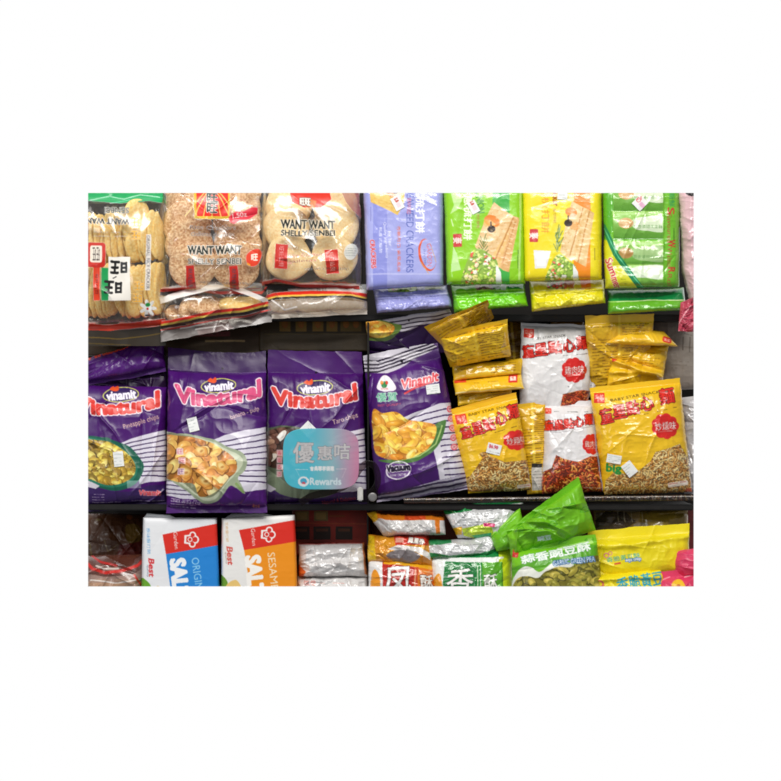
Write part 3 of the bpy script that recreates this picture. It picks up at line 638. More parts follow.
# ================================================================== middle shelf: purple bags
P0 = '#461068'; P1 = '#35184f'
def brand(A, cx, cy, tx, ty, tw, th, red, ang=0):
    A.ell(cx+1,cy+8,16,5,'#b79ac8',ang,.45,soft=.6)
    A.ell(cx,cy,18.2,7.6,'#c9c96a',ang-4); A.ell(cx,cy,17.2,6.7,'#33205a',ang-4); A.text('vinamit', (cx+.5,cy+.6), (29,8), '#efeaf6', ang-5, .55, bow=0)
    A.blob([(cx-11,cy-5),(cx-8,cy-8),(cx-6,cy-7),(cx-3,cy-9),(cx-2,cy-5),(cx-5,cy-3)], '#e2552a')
    A.text('Vinatural', (tx,ty), (tw,th), red, ang-3, 1.35, (1.1,'#f3e4ea'), arc=-6.5, bow=.12)
    A.text('Vinatural', (tx,ty), (tw,th), red, ang-3, 1.2, None, arc=-6.5, bow=.12)
def wstripes(A, outline, ys, x0, x1, rise, slope, w=1.1, col='#3a2358', base='#d9d5e2', curve=0):
    A.setclip(outline); A.poly([(p[0],p[1]) for p in outline], base)
    for k, y in enumerate(ys):
        s = slope[0]+(slope[1]-slope[0])*k/max(1,len(ys)-1)
        A.line([(x0+(x1-x0)*t, y+s*(1-t)+curve*4*t*(1-t)*(1-k/len(ys))) for t in (0,.2,.4,.6,.8,1)], w, col)
    A.setclip()
GP = 'purple fruit chip bags on the middle shelf'
pk = dict(pu=3.2, pv=3.4, q=2.2, mat=PURPLE, pucker=.0045, crumple=.0032, cscale=.02, wob=1.0, creases=10)
# far-left bag lying behind
def a_p0(A):
    A.tint(.4,.03,.03,3,'#2a1244'); A.tint(.35,.06,.04,8,'#6a3a94',thr=.45)
    A.line([(84,357),(112,349),(134,342)], 4.6, '#c8bcd4', .9); A.text('Vinatural', (112,349), (58,6), '#d8402e', -18, .8); A.text('Vinatural', (148,338.5), (20,4), '#c83a50', -8, .6, (.6,'#e8d8e0'))
Pack('snack_bag', 'purple bag lying tilted above and behind the leftmost upright purple bag', 'snack bag', GP,
     [(74,362),(163,336),(166,372),(74,388)], a_p0, (.10,.085), .02, seed=51, base=P0, st=0, sb=.12, **pk)
def a_pu(A): A.tint(.5,.05,.03,3,'#20102e'); A.line([(88,386),(120,380),(160,378)], .8, '#7a5a96', .6)
Pack('snack_bag', 'dark folded purple film squeezed between the tilted bag and the leftmost upright bag', 'snack bag', GP, [(80,378),(166,366),(168,396),(80,398)], a_pu, (.105,.10), .01, seed=52, base='#2a1538', **pk)
def a_p1(A):
    A.tint(.3,.02,.02,5,'#2c1450'); A.tint(.25,.04,.03,8,'#6b4298',thr=.5)
    brand(A, 121,394.5, 118,407.5, 82, 13, '#df3f38')
    A.text('Pineapple chips', (141,422.5), (36,6.5), '#dcb9a8', -17, .12)
    wstripes(A, [(118,444),(140,436),(170,429),(170,480),(140,484),(136,470),(128,455)], [434+5.3*k for k in range(9)], 110, 168, 0, (14,-2), 1.2)
    A.blob([(80,440),(104,437),(112,440),(128,446),(140,458),(144,468),(137,482),(120,490),(100,488),(80,480)], '#17604c'); A.blob([(80,441),(104,440),(124,449),(134,460),(138,470),(130,482),(108,487),(80,478)], '#2a7a62')
    A.chips([(78,444),(100,440),(118,446),(132,458),(136,470),(128,480),(108,485),(92,480),(78,474)], ['#c9a83a','#d8c050','#a8862c','#e0cc6a','#8c7428','#a08034'], 260, 3.5, 7, 3, '#6a5018', '#4a3a10', '#f0e49a', .5)
    A.poly([(84,484),(104,490),(128,492),(150,486),(170,484),(170,515),(84,515)], '#38205c'); A.poly([(84,479),(100,486),(96,489),(84,486)], '#d8d2dc')
    A.lines(92,493,104,503,4,'#b8a8c4',0,.8,.7); A.lines(92,500,120,504,1,'#b8a8c4',0,.8,.7); A.text('Vinamit', (150,493), (22,5), '#d84a56', 0, .4, (.4,'#e9c8cc')); A.lines(130,500,166,502,1,'#cfc4d8',0,.8,.7)
    A.rect(134,484,14,8,'#b9d0c8',0,.55)
p = Pack('snack_bag', 'purple bag of pineapple chips on a green dish, leftmost on the middle shelf', 'snack bag', GP,
     [(66,385),(166,387),(167,508),(70,512)], a_p1, (.085,.045), .032, seed=53, base=P0, st=0, sb=.05, **pk)
p.sticker(118.5,459,10,15,-6, label='small white price sticker on the pineapple picture')
def a_p2(A):
    A.tint(.3,.02,.02,5,'#2c1450'); A.tint(.3,.035,.03,18,'#6b4298',thr=.5); A.poly([(160,340),(270,340),(270,371),(160,371)], '#2e0d48', .8)  # top flap print painted darker, with the shelf's shade in its colour
    A.ell(222,366,1.1,1.1,'#120a1a')
    brand(A, 218.5,384, 218.5,396.5, 84, 14, '#d85482', -1)
    A.text('banana - pulp', (245,413), (29,6.2), '#dcc0b4', -19, .12)
    wstripes(A, [(205,444),(225,435),(245,430),(268,427),(268,489),(245,492),(230,480),(220,455)], [433+6.2*k for k in range(9)], 200, 267, 0, (13,-2.5), 1.3)
    wstripes(A, [(160,476),(178,482),(196,494),(205,500),(180,498),(160,494)], [482+3.4*k for k in range(5)], 160, 205, 0, (-6,-3), 1)
    A.blob([(160,433),(175,433.5),(190,434),(212,439),(228,447),(242,452),(247,460),(245,470),(238,478),(240,483),(245,494),(236,488),(230,486),(224,494),(218,501),(206,504),(196,499),(188,492),(172,482),(158,474)], '#97a488')
    A.blob([(160,434),(185,435),(208,440),(226,449),(240,456),(243,464),(236,474),(226,484),(217,498),(205,501),(194,494),(176,481),(158,471)], '#c6cdb2', .9); A.blob([(160,434.5),(190,436),(210,443),(226,453),(234,464),(228,480),(214,496),(200,496),(182,482),(158,468)], '#74785a', .8)
    A.line([(236,484),(243,492)], 2.4, '#7f9a5c')
    A.chips([(158,437),(182,436),(204,440),(222,449),(236,461),(236,472),(228,479),(216,492),(200,497),(193,484),(176,482),(160,472)], ['#dba452','#edc878','#c98a3c','#f3d898','#d8904a','#e6b660','#b97434'], 90, 4.5, 8.5, 23, '#9a6424', '#5a3010', '#fff4cc', .6)
    for x, y, r in ((201,452,8),(206,482,10),(222,468,8),(186,474,9)): A.blob([(x+r*(.85+.2*math.sin(x+q*2.3))*math.cos(q*.785), y+r*(.8+.2*math.cos(y+q*1.7))*math.sin(q*.785)) for q in range(8)], '#7a4210', .7); A.blob([(x-.4+r*.93*(.85+.2*math.sin(x+q*2.3))*math.cos(q*.785), y-.6+r*.93*(.8+.2*math.cos(y+q*1.7))*math.sin(q*.785)) for q in range(8)], '#dd9c46'); A.ell(x-1,y-2,r*.68,r*.5,'#f4d88e',x%60,.95,soft=.5); A.ell(x,y-1,r*.34,r*.2,'#b0702c',y%90-40,.8,soft=.6); A.line([(x-r*.6,y+r*.3),(x,y+r*.55),(x+r*.6,y+r*.25)], .9, '#b06a24', .6)
    for x, y, c in ((180,452,'#d86a86'),(182,461,'#b4485c'),(181,472,'#7a4a8a')): A.rect(x,y,7,6.5,'#ead0d8',0,.85); A.text('旺', (x,y), (5,5), c, 0, .2)
    A.lines(171,497,190,507,4,'#e0d8e8',6,.85,.8,w=26); A.text('NET WT 3.5 OZ', (187,502), (28,2.6), '#e0d8e8', 8, 0); A.text('4oz', (256,506), (8,3.6), '#d88a5a', -4, .2)
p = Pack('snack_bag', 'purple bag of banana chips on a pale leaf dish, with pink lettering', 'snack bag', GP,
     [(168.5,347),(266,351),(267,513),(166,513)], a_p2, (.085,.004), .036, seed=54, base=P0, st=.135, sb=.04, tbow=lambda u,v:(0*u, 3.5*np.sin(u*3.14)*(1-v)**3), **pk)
p.sticker(193,424.5,10,14,-14, label='small white price sticker under the pink lettering')
def a_p3(A):
    A.tint(.3,.02,.02,5,'#2c1450'); A.tint(.35,.035,.03,28,'#6b4298',thr=.48); A.ell(316,372,1.1,1.1,'#120a1a')
    brand(A, 315,387.5, 315,400, 83, 14, '#d83c34')
    A.text('Taro chips', (345,419), (27,6.4), '#dcc0b4', -16, .12)
    wstripes(A, [(322,444),(340,434),(366,428),(366,492),(322,492)], [433+6.2*k for k in range(9)], 310, 366, 0, (11,-2), 1.3)
    A.blob([(262,436),(275,427),(290,426),(310,430),(330,445),(345,470),(340,490),(310,500),(285,496),(262,482)], '#55604a')
    A.chips([(262,438),(278,428),(300,430),(322,446),(325,470),(300,482),(280,470),(262,462)], ['#6d4a3c','#8a6450','#5a382c','#a8826a','#cfc4b4','#dcd6cc'], 50, 5, 9, 6, '#3c281e', '#20120c', '#f2ece4', .5)
    A.blob([(262,466),(275,474),(290,484),(310,488),(300,500),(280,496),(262,484)], '#7d8a70'); A.poly([(262,482),(280,494),(300,500),(262,500)], '#402460'); A.poly([(262,480),(276,489),(270,492),(262,488)], '#d8d2dc')
    for k in range(4): A.rect(279.5,453+k*7,5.5,6,'#e0b0b4',0,.75); A.text('香', (279.5,453+k*7), (4.2,4.4), '#c05060', 0, .1)
    A.poly([(262,492),(300,499),(340,496),(368,488),(368,512),(262,512)], '#33184f'); A.lines(273,503,290,507,2,'#b8a8c4',0,.8,.7); A.text('Natural & Delicious', (339,500), (34,3.6), '#c8504a', -8, .2)
p = Pack('snack_bag', 'purple bag of taro chips half hidden behind the blue and pink shelf tag', 'snack bag', GP,
     [(268,350),(362,352),(367,506),(266,508)], a_p3, (.085,.045), .034, seed=55, base='#430f62', st=.14, sb=.03, **pk)
p.sticker(308,429,12,12,45, label='corner of a white sticker above the shelf tag')
def chipsj(A, pts, n, seed): A.chips(pts, ['#ecb43a','#f2c858','#e09a30','#f7dc80','#e28e2c','#f0c04a'], int(n*1.6), 4.5, 10, seed, '#c07c20', '#a86818', '#fff4b8', .42)
def a_p4b(A):
    A.tint(.3,.03,.03,5,'#1e0f30')
    wstripes(A, [(362,322),(384,320),(404,315),(452,309),(452,318),(420,326),(405,333),(395,330),(362,330)], [313+3.6*k for k in range(5)], 366, 452, 0, (13,16), 1.4, '#3a3044', '#c9c4cc', 0)
    A.blob([(362,322),(380,320),(396,324),(402,326),(398,334),(386,341),(362,338)], '#6a8a3c'); chipsj(A, [(362,322),(380,321),(394,326),(392,334),(380,338),(362,335)], 22, 3)
    A.ell(409,320.5,1,1,'#0c0810')
Pack('snack_bag', 'purple bag with grey stripes and yellow chips peeping out behind the jackfruit bag', 'snack bag', GP,
     [(366,322),(450,309),(468,350),(370,362)], a_p4b, (.062,.105), .008, seed=56, base='#33184c', st=0, **pk)
def a_p4(A):
    A.tint(.25,.02,.02,5,'#2c1450'); A.tint(.3,.035,.03,38,'#6f4a9c',thr=.48)
    A.setclip([(360,352),(380,352),(400,346),(432,342),(438,347),(412,360),(400,368),(388,373),(360,373)])
    A.poly([(360,340),(445,340),(445,376),(360,376)], '#d0ccd6')
    for k in range(4): A.line([(360,361+k*4),(378,361+k*3.6),(392,357+k*3.4),(410,350+k*3.4),(440,340+k*3)], 1.7, '#2a2036')
    A.setclip(); A.ell(402,361,1.3,1.3,'#0c0810')
    A.blob([(377,388),(382,377),(387,375.5),(392,380),(396,389),(386,392)], '#efe9ee'); A.ell(384.5,385,3,3.4,'#2f8a4a'); A.ell(382,383,1.6,2,'#e2862c'); A.ell(387,383,1.4,2,'#d8402e'); A.text('VNHK', (385,389), (8,1.8), '#d86a5a', 0, 0)
    A.text('優質', (387,397), (21,8.5), '#2a9a70', -3, .15, (.5,'#cfe8dc')); A.text('BEST QUALITY', (389.5,405), (23,2.6), '#d85a6a', -5, .2)
    A.text('Vinamit', (419.5,380), (38,9), '#d83a46', -13, .55, (.8,'#efdfe4'), skew=.25); A.line([(405,393),(415,387),(431,382)], 2, '#d43a44')
    A.poly([(402,418),(420,411),(440,403),(470,401),(478,470),(440,480),(430,430),(415,428)], '#d9d5e0'); A.setclip([(402,418),(420,411),(440,403),(462,401),(478,478),(445,478),(440,440),(420,426)])
    for k in range(13): A.line([(404,422+k*6.4),(425,414+k*6.2),(445,409+k*6),(478,406+k*6)], 1.4, '#3a2358')
    A.setclip()
    A.blob([(432,428),(444,420),(446,424),(438,446),(420,460),(400,464),(378,460),(400,458),(424,448)], '#4c7a3a'); A.line([(442,426),(436,444),(420,456),(398,461)], 1.4, '#a8c878')
    chipsj(A, [(373,411),(383,413),(396,412),(408,420),(424,422),(436,426),(434,440),(424,452),(404,460),(384,458),(374,448)], 60, 4)
    for k in range(5): A.ell(450+k*1.1,409+k*9.4,3.3,3.6,'#e9d2da',0,.9); A.ell(450+k*1.1,409+k*9.4,3.1,3.3,'#d83a52',0,ring=.3); A.text('脆', (450+k*1.1,409+k*9.4), (3,3), '#c8384a', 0, .1)
    A.ell(398,470.5,12.5,9,'#e6e0ea',-5,ring=.12); A.ell(398,470.5,11,7.6,'#cfc8d8',-5,.25); A.text('Vacuum', (398,468), (23,6.4), '#241636', -4, .6, (.5,'#efeaf2')); A.text('low temp', (398,475), (16,4), '#efeaf2', -4, .2)
    wstripes(A, [(374,495),(410,488),(440,480),(472,472),(476,494),(420,502),(380,508),(372,503)], [476,481,486,491,496], 375, 474, 0, (20,17), 2.0, '#3a2a50', '#bdb6ca')
p = Pack('snack_bag', 'purple bag of yellow jackfruit chips leaning over beside the yellow noodle packets', 'snack bag', GP,
     [(363,356),(437,341),(469,489),(377,503)], a_p4, (.085,.04), .036, seed=57, base='#461468', st=.11, sb=.03, **pk)
p.sticker(433,389,13.5,9.5,-8, label='small blank white sticker beside the slanting red lettering')

# ================================================================== middle shelf: noodle snack packets
GN = 'packets of crunchy noodle snack on the middle shelf'
YEL = '#f1c21c'
def ntitle(A, pts, hw, ang, bold=.55):
    for s, (x, y), (w, h) in zip('童星點心麵', pts, hw):
        A.text(s, (x,y), (w*.98,h), '#7a120c', ang, .75, (.3,'#4a0c0a')); A.text(s, (x,y), (w*.98,h), '#e02a1c', ang, .3)
def cloud(A, x, y, w, h, s, ang=0):
    for k in range(9):
        an = k*6.283/9; A.ell(x+w*.36*math.cos(an), y+h*.36*math.sin(an), w*.2, h*.22, '#d92420')
    A.ell(x,y,w*.42,h*.4,'#d92420'); A.text(s, (x+.3,y), (w*.84,h*.36), '#f8ece6', ang, .12, (.3,'#b01814')); A.line([(x-w*.3,y+h*.26),(x+w*.28,y+h*.2)], .6, '#f0b8ac', .8)
def tag_red(A, x, y, w, h, ang=0): A.rect(x,y,w,h,'#e03a2a',ang,r=.5); A.text('童星', (x,y-h*.12), (w*.8,h*.42), '#fae2d6', ang, 0); A.lines(x-w*.36,y+h*.18,x+w*.36,y+h*.38,1,'#fae2d6',ang,.8,.7)
noo = dict(pu=2.8, pv=3, q=1.9, mat=GLOSS, pucker=.003, crumple=.0016, wob=1.0, creases=6, cscale=.055)
def a_back(scale=1.0, ang=0, x0=0, y0=0, plain=False, split=.5):
    def f(A):
        A.tint(.5,.06,.05,4,'#c08a08'); A.tint(.3,.1,.1,9,'#f8dc50',thr=.5)
        q = A.q
        u0, v0 = .05, .1
        def seg(ua, ub, va, vb, n, s):
            rs = random.Random(s)
            for i in range(n):
                v = va+(vb-va)*i/max(1,n-1); u = ua
                while u < ub:
                    l = rs.uniform(.015,.05)*60/A.W
                    if rs.random() < .8:
                        a = A.fwd(u, v); b = A.fwd(min(ub,u+l), v); A.line([a, b], .8*rs.uniform(.6,1.1), '#6a4206', .75)
                    u += l+.012
        if not plain:
            n = int(A.H/2.6); seg(.55,.93,.12,.45,max(2,n//2),3); seg(.55,.93,.5,.92,max(2,n//2),5); seg(.08,.45,.14,.2,1,7); seg(.08,.46,.3,.88,max(2,int(n*.55)),8)
        else: seg(.1,.45,.3,.5,1,1); seg(.55,.9,.2,.7,max(1,int(A.H/4)),2)
        if A.H > 30: A.line([A.fwd(.5,0), A.fwd(.5,1)], 2.5, '#f6d648', .6)
    return f
# yellow noodle backs stacked at left (behind, tilted)
def NB(label, quad, y, T=.018, seed=1, st=.0, sb=0, art=None, base='#ecc422', **k):
    d = dict(noo); d.update(k)
    return Pack('snack_packet', label, 'snack packet', GN, quad, art or a_back(), y, T, seed=seed, st=st, sb=sb, base=base, **d)
NB('yellow packet seen from its printed back, tilted highest behind the jackfruit bag', [(424,327),(488,300),(494,318),(452,356)], (.008,.075), .012, 61, .12, base='#dcb020')
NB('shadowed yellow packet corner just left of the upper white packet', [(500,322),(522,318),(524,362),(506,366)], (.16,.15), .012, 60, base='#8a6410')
NB('yellow packet printed with two blocks of tiny text, just below the highest tilted one', [(438,334),(507,319),(511,356),(450,368)], (.03,.07), .02, 62, .14, crumple=.0028, base='#eec424', xh=lambda u,v,X,Y,px,py:-.008*np.exp(-((u-.52)/.06)**2)*v)
NB('narrow edge of a yellow packet lying above the folded one with two red marks', [(452,366),(523,358),(521,374),(454,381)], (.085,.075), .012, 63, art=a_back(plain=True), base='#e6b822')
def a_nf(A):
    A.tint(.4,.08,.06,4,'#d09a10'); A.tint(.5,.1,.1,9,'#f6da60',thr=.5)
    A.rect(460,381,12,4,'#df3c26',-6); A.rect(513,378.5,9,8.5,'#df3024',2); A.text('童星', (513,378.5), (6,4), '#fae2d6', 0, .3); A.line([(455,393),(521,388)], 1.2, '#fbeebc', .8); A.lines(472,381,500,385,1,'#8a5a10',-4,.7,.7)
NB('folded yellow packet lying flat with a red mark near each end', [(453,381),(521,374),(524,389),(455,395)], (.078,.06), .02, 64, art=a_nf, base='#f0c024')
NB('strip of yellow film between the folded packet and the large left noodle packet', [(457,393),(512,387),(512,403),(458,406)], (.075,.07), .008, 65, art=a_back(plain=True), base='#e8ba22')
NOO1 = ['#d9a860','#c99048','#e4bc78','#b67c38','#ecca8e']
def a_n1(A):
    A.tint(.25,.04,.04,4,'#d8980c')
    A.poly([(445,405),(517,390),(518,395),(446,411)], '#e3aa14'); tag_red(A, 461,419,11,10,-10)
    A.text('BABY STAR SNACK', (491,410), (46,2.6), '#3a2808', -12, .2)
    ntitle(A, [(466,432.5),(477.5,428.5),(489,424.5),(501,418),(514,411)], [(11,11.5),(11.5,12),(11.5,12),(11,12.5),(13.5,14)], -14)
    A.lines(480,436,520,437,1,'#5a3c08',-16,.7,.8,w=38)
    A.noodles([(466,472),(480,452),(500,450),(512,456),(520,456),(530,458),(534,492),(468,492)], NOO1, 620, 4, '#8a5a20', 1.2)
    A.poly([(462,455),(476,450),(482,458),(470,476),(466,478)], YEL); A.poly([(484,444),(520,448),(528,460),(505,462),(490,456)], '#f0bd18')
    cloud(A, 516,440,23,18,'炒麵味',-8); A.rect(524,486,14,3.4,'#e8d8c8',-6); A.lines(518,485.5,530,486.5,1,'#b04030',-4,.8,.8)
p = NB('large yellow noodle packet with a red cloud badge, tilted beside the jackfruit bag', [(448,410),(516,392),(532,490),(469,494)], (.055,.042), .03, 66, .075, .0, a_n1, YEL)
p.sticker(494,449,14,10.5,14, lambda A: (A.text('$6.90', (493.5,447), (9,4), '#d05a6a', 14, .3), A.lines(488,449.5,500,454,2,'#888888',14,.8,.7)), label='white price sticker with pink figures')
def a_nb2(A):
    a_back()(A); A.rect(537,477,11,26,'#cfccc4'); A.rect(537,465.5,11,4,'#2a2622'); A.lines(533,470,542,488,6,'#6a6a64',0,.8,.8)
NB('yellow packet back with a white and black panel at its foot', [(518,404),(545,401),(546,494),(527,494)], (.072,.06), .012, 67, .04, .0, a_nb2, '#e8ba22')
# whites
def a_w1(A):
    A.tint(.18,.05,.05,4,'#b8b4b8'); tag_red(A, 528.5,333,10,9,0); A.text('BABY STAR SNACK', (549,337), (34,2.4), '#2a2a2a', -5, .15)
    ntitle(A, [(528.5,351),(541,349.5),(555,347.5),(569,345.5),(582.5,342.5)], [(12,12),(12.5,12),(13,12),(12,12),(12.5,13)], -5)
    A.lines(561,355,591,356,1,'#5a4a4a',-4,.7,.8); cloud(A, 574,370,23,22,'雞肉味',-4)
    A.noodles([(563,394),(575,391),(584,390),(592,391),(592,410),(560,410)], ['#c8502a','#a83a1a','#de7a3a','#8a2c14'], 160, 4, '#7a2c14', 1.2); A.lines(566,386,570,387,1,'#444444',0)
NB('white packet with red lettering and a whole cloud badge, higher of the two white ones', [(521,323),(592,325),(588,412),(519,410)], (.10,.085), .024, 68, .03, 0, a_w1, '#e9e8e8')
NB('crumpled silver white packet edge behind the upper white packet', [(584,368),(601,370),(594,396),(582,400)], (.115,.105), .012, 69, art=lambda A:(A.tint(.3,.1,.1,3,'#8a8a8c'), A.lines(586,384,598,394,3,'#777777',0)), base='#d4d4d6')
def a_w2(A):
    A.tint(.2,.05,.05,4,'#b0acb0'); tag_red(A, 548,411,6,6,0); A.lines(552,410,588,413,1,'#444444',0,.7,.7)
    ntitle(A, [(549,425.5),(559,425),(569,423.5),(579,421.5),(589,419)], [(9.6,9.5),(9.6,9.5),(9.8,10),(9.6,10),(9.4,10.5)], -4)
    A.line([(545,431),(560,433),(592,426)], 1, '#a8a4a8', .7)
    cloud(A, 592,444,18,18,'雞肉味',0)
    A.noodles([(543,472),(552,468),(556,455),(562,458),(578,462),(590,456),(604,456),(604,494),(541,494)], ['#c8502a','#a83a1a','#de7a3a','#8a2c14','#e89a4a'], 520, 4, '#6a2412', 1.25); A.lines(584,487,600,489,1,'#e8d0c8',0,.9,.9)
NB('white packet of reddish noodles in front of and below the other white one', [(545,402),(592,400),(603,492),(542,494)], (.072,.05), .028, 70, .05, .0, a_w2, '#e7e5e6')
p = [o for o in []]
# right yellow group
NB('yellow packet turned to its back, tall behind the folded packets on the right', [(585,316),(654,313.5),(648,392),(590,400)], (.066,.115), .014, 71, .1, art=a_back(), base='#e6ba24', crumple=.003)
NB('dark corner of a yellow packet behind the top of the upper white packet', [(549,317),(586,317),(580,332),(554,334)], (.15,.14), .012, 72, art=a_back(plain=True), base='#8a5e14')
def a_nr(A): A.tint(.4,.08,.08,4,'#d09408'); A.tint(.4,.09,.09,9,'#f8e070',thr=.5); A.poly([(611,350),(616,348),(617,360),(612,362)], '#d83c2c'); A.lines(622,350,660,366,6,'#8a5a08',3,.5,.7)
def xfold(u,v,X,Y,px,py):
    d = (py-(360+(px-612)*.33)); return .012*np.exp(-(d/3.0)**2)-.010*np.exp(-((d+5)/3.0)**2)+.006*np.exp(-((py-372)/2.5)**2)
NB('buckled yellow packet with deep folds under the curled one', [(611,344),(669,346),(662,384),(607,388)], (.10,.085), .022, 73, art=a_nr, base='#f4c61e', xh=xfold, crumple=.003)
def a_nt(A):
    A.tint(.4,.08,.08,4,'#d09a10'); A.tint(.4,.1,.1,9,'#f8e070',thr=.5); A.lines(620,332,645,337,2,'#7a5208',0,.8,.7); A.rect(667,340,9,6,'#dc3a26',14,r=2); A.text('童星', (667,340), (6,3), '#fae2d6', 14, .2); A.line([(607,344),(674,349)], 1.4, '#fbf0c0', .9); A.ell(628,331,6,1.5,'#b85a70',-12,.8)
NB('curled yellow packet top folded forward with one red mark at its right tip', [(612,334),(664,331),(678,346),(606,344)], (.085,.07), .02, 74, art=a_nt, base='#f0c02a', tbow=lambda u,v:(0*u,-3*np.sin(u*3.14)*(1-v)))
def a_n3(A):
    A.tint(.25,.03,.03,4,'#d8980c'); A.tint(.3,.04,.02,14,'#f9d850',thr=.5)
    tag_red(A, 599.5,398,10.5,10,0); A.text('BABY STAR SNACK', (635,396), (50,2.8), '#3a2808', -9, .2)
    ntitle(A, [(606.5,416),(619.5,411.5),(632.5,408),(646.5,403.5),(667,396)], [(13,14.5),(12.5,14),(12.5,13.5),(13.5,13.5),(14.5,15)], -10)
    A.lines(642,414,672,415,1,'#5a3c08',-12,.7,.8,w=36)
    cloud(A, 665,426,25,22,'炒燻味',-4)
    A.noodles([(604,492),(606,480),(614,472),(626,474),(640,470),(650,462),(656,452),(668,448),(680,444),(690,462),(694,496),(604,496)], NOO1, 1500, 14, '#8a5a20', 1.2)
    A.text('big', (614,469), (15,10), '#1f8f3c', 4, .6); A.rect(678,484,20,4.6,'#f0e2d4',-8,r=1.5); A.lines(669,483.6,687,484.6,1,'#b04030',-8,.85,1,w=17); A.ell(690,491,5,3,'#b83a20',0,.7)
p = NB('largest yellow noodle packet with red lettering and two white stickers, far right', [(589.5,388),(680,378),(692,492),(604,495)], (.055,.042), .034, 75, .045, .0, a_n3, YEL)
p.sticker(614,459,14.5,8.5,10, label='blank white sticker, the higher of two'); p.sticker(629.5,469,11,14,-38, label='blank white sticker, the lower of two')
# right end
def a_sack(A): A.tint(.35,.04,.04,4,'#8a8074'); A.line([(683,337),(683,350)], 1.4, '#6a6058', .7); A.line([(690,337),(690,352)], 1.4, '#6a6058', .7); A.line([(684,333),(692,335)], .8, '#6a6058', .6); A.lines(672,360,690,372,4,'#8a8074',0,.4,.8)
Pack('paper_sack', 'beige paper sack behind the yellow packets at the right end of the middle shelf', 'sack', None, [(648,316),(720,314),(720,388),(646,392)], a_sack, (.17,.15), .03, mat=PAPER, seed=81, base='#b5aba0', pucker=.002, crumple=.002, creases=4)
Pack('snack_packet', 'crumpled silvery packet at the right edge behind the largest noodle packet', 'snack packet', None, [(678,398),(725,392),(725,494),(684,494)], lambda A:(A.tint(.4,.06,.05,4,'#8a888c'), A.lines(684,420,693,460,10,'#9a9a9c',0,.4,.7)), (.09,.075), .025, mat=FOIL, seed=82, base='#d2d0d2', pucker=.004, crumple=.004, creases=6)

# ================================================================== the shelf tag on its arm
tg = root('shelf_tag', 'rounded blue to pink card on a dark arm clipped to the middle shelf', 'shelf tag', None, (X_(362,-.01), .0, Z_(504,-.01)))
def a_tag(A):
    A.c[...,:3] = 0
    t = np.clip((A.PX-308)/(356-308), 0, 1)[...,None]; a, b, c = hexc('#4cc8e0'), hexc('#a0c4d2'), hexc('#d48cb0')
    A.c[...,:3] = np.where(t < .5, a*(1-2*t)+b*2*t, b*(2-2*t)+c*(2*t-1)); A.tint(.3,.05,.05,3,'#4ad0c8',thr=.5)
    A.text('優', (303.5,452.5), (20,20), '#d4d2d4', 0, .45, (.6,'#8c8c92')); A.text('惠', (325,453), (14,13.5), '#d4d2d4', 0, .4, (.5,'#8c8c92')); A.text('咭', (342,451.5), (15,15), '#d4d2d4', 0, .4, (.5,'#8c8c92'))
    A.line([(296,469.5),(308,469.5)], .5, '#dff4fa', .7); A.line([(336,469),(346,469)], .5, '#f4dfea', .7); A.line([(296,469.5),(301,479),(312,483)], .4, '#dff4fa', .6); A.line([(346,469),(342,478)], .4, '#f4dfea', .6)
    A.text('會員專享優惠', (322,468.5), (24,4.6), '#f2f6f8', 0, .25)
    A.ell(303.5,481.5,5.6,5,'#f4f8fa'); A.ell(303.5,481,3.4,2.8,'#3fb4dc'); A.rect(303.5,483,3.4,2,'#d84a5a'); A.text('Rewards', (325.5,481.5), (31,6.8), '#dff2f8', 0, .35)
def rmask(A):
    q = A
tagm = film('translucent_tag_card', .5, 0, .3, 0, clear=True, bump=0)
A = Art([(283,428.5),(359,428.5),(359,489.5),(283,489.5)], '#ffffff'); a_tag(A); cols = A.done()
u, v = np.meshgrid(np.linspace(-1,1,A.nx+1), np.linspace(-1,1,A.ny+1))
# squash the grid onto a rounded rectangle
def sq2r(u, v, W, H, r):
    k = 4.2; n = (np.abs(u)**k+np.abs(v)**k)**(1/k); m = np.maximum(np.abs(u), np.abs(v)); f = np.where(n > 0, m/np.maximum(n,1e-6), 1)
    return u*f*W/2, v*f*H/2
cols = cols.copy(); cols[...,:3] = cols[...,:3]*.92+.03; cols[...,3] = .76
dx, dy = sq2r(u, v, 76, 61, 0); px = 321+dx; py = 459+dy+dx*.0
uu, vv = A.inv(px, py); i = np.clip((uu*A.nx).round().astype(int),0,A.nx); j = np.clip((vv*A.ny).round().astype(int),0,A.ny); cc = cols[j,i]
d = -.030+.0012*u*u
V = np.stack([X_(px,d), d, Z_(py,d)], -1).reshape(-1,3); Vb = V.copy(); Vb[:,1] += .0012; F = grid_faces(A.nx, A.ny); n = len(V); nx, ny = A.nx, A.ny
bd = np.r_[np.arange(nx+1), (np.arange(1,ny+1))*(nx+1)+nx, ny*(nx+1)+np.arange(nx-1,-1,-1), np.arange(ny-1,0,-1)*(nx+1)]
Fs = np.stack([bd, np.roll(bd,-1), np.roll(bd,-1)+n, bd+n], 1)
meshobj('card', np.concatenate([V,Vb]), np.concatenate([F, F[:,::-1]+n, Fs]), tagm, tg, np.concatenate([cc.reshape(-1,4)]*2))
def tube(name, pts, r, mat, parent, n=10, flat=1.0):
    P = [Vector(p) for p in pts]; V = []; F = []
    for i, p in enumerate(P):
        t = (P[min(i+1,len(P)-1)]-P[max(i-1,0)]).normalized(); a = t.cross(Vector((0,1,0))); a = a.normalized() if a.length > 1e-4 else Vector((1,0,0)); b = t.cross(a)
        for k in range(n): an = k*6.2832/n; V.append(p+a*r*math.cos(an)+b*r*flat*math.sin(an))
    for i in range(len(P)-1):
        for k in range(n): F.append((i*n+k, i*n+(k+1)%n, (i+1)*n+(k+1)%n, (i+1)*n+k))
    return meshobj(name, np.array(V), F, mat, parent)
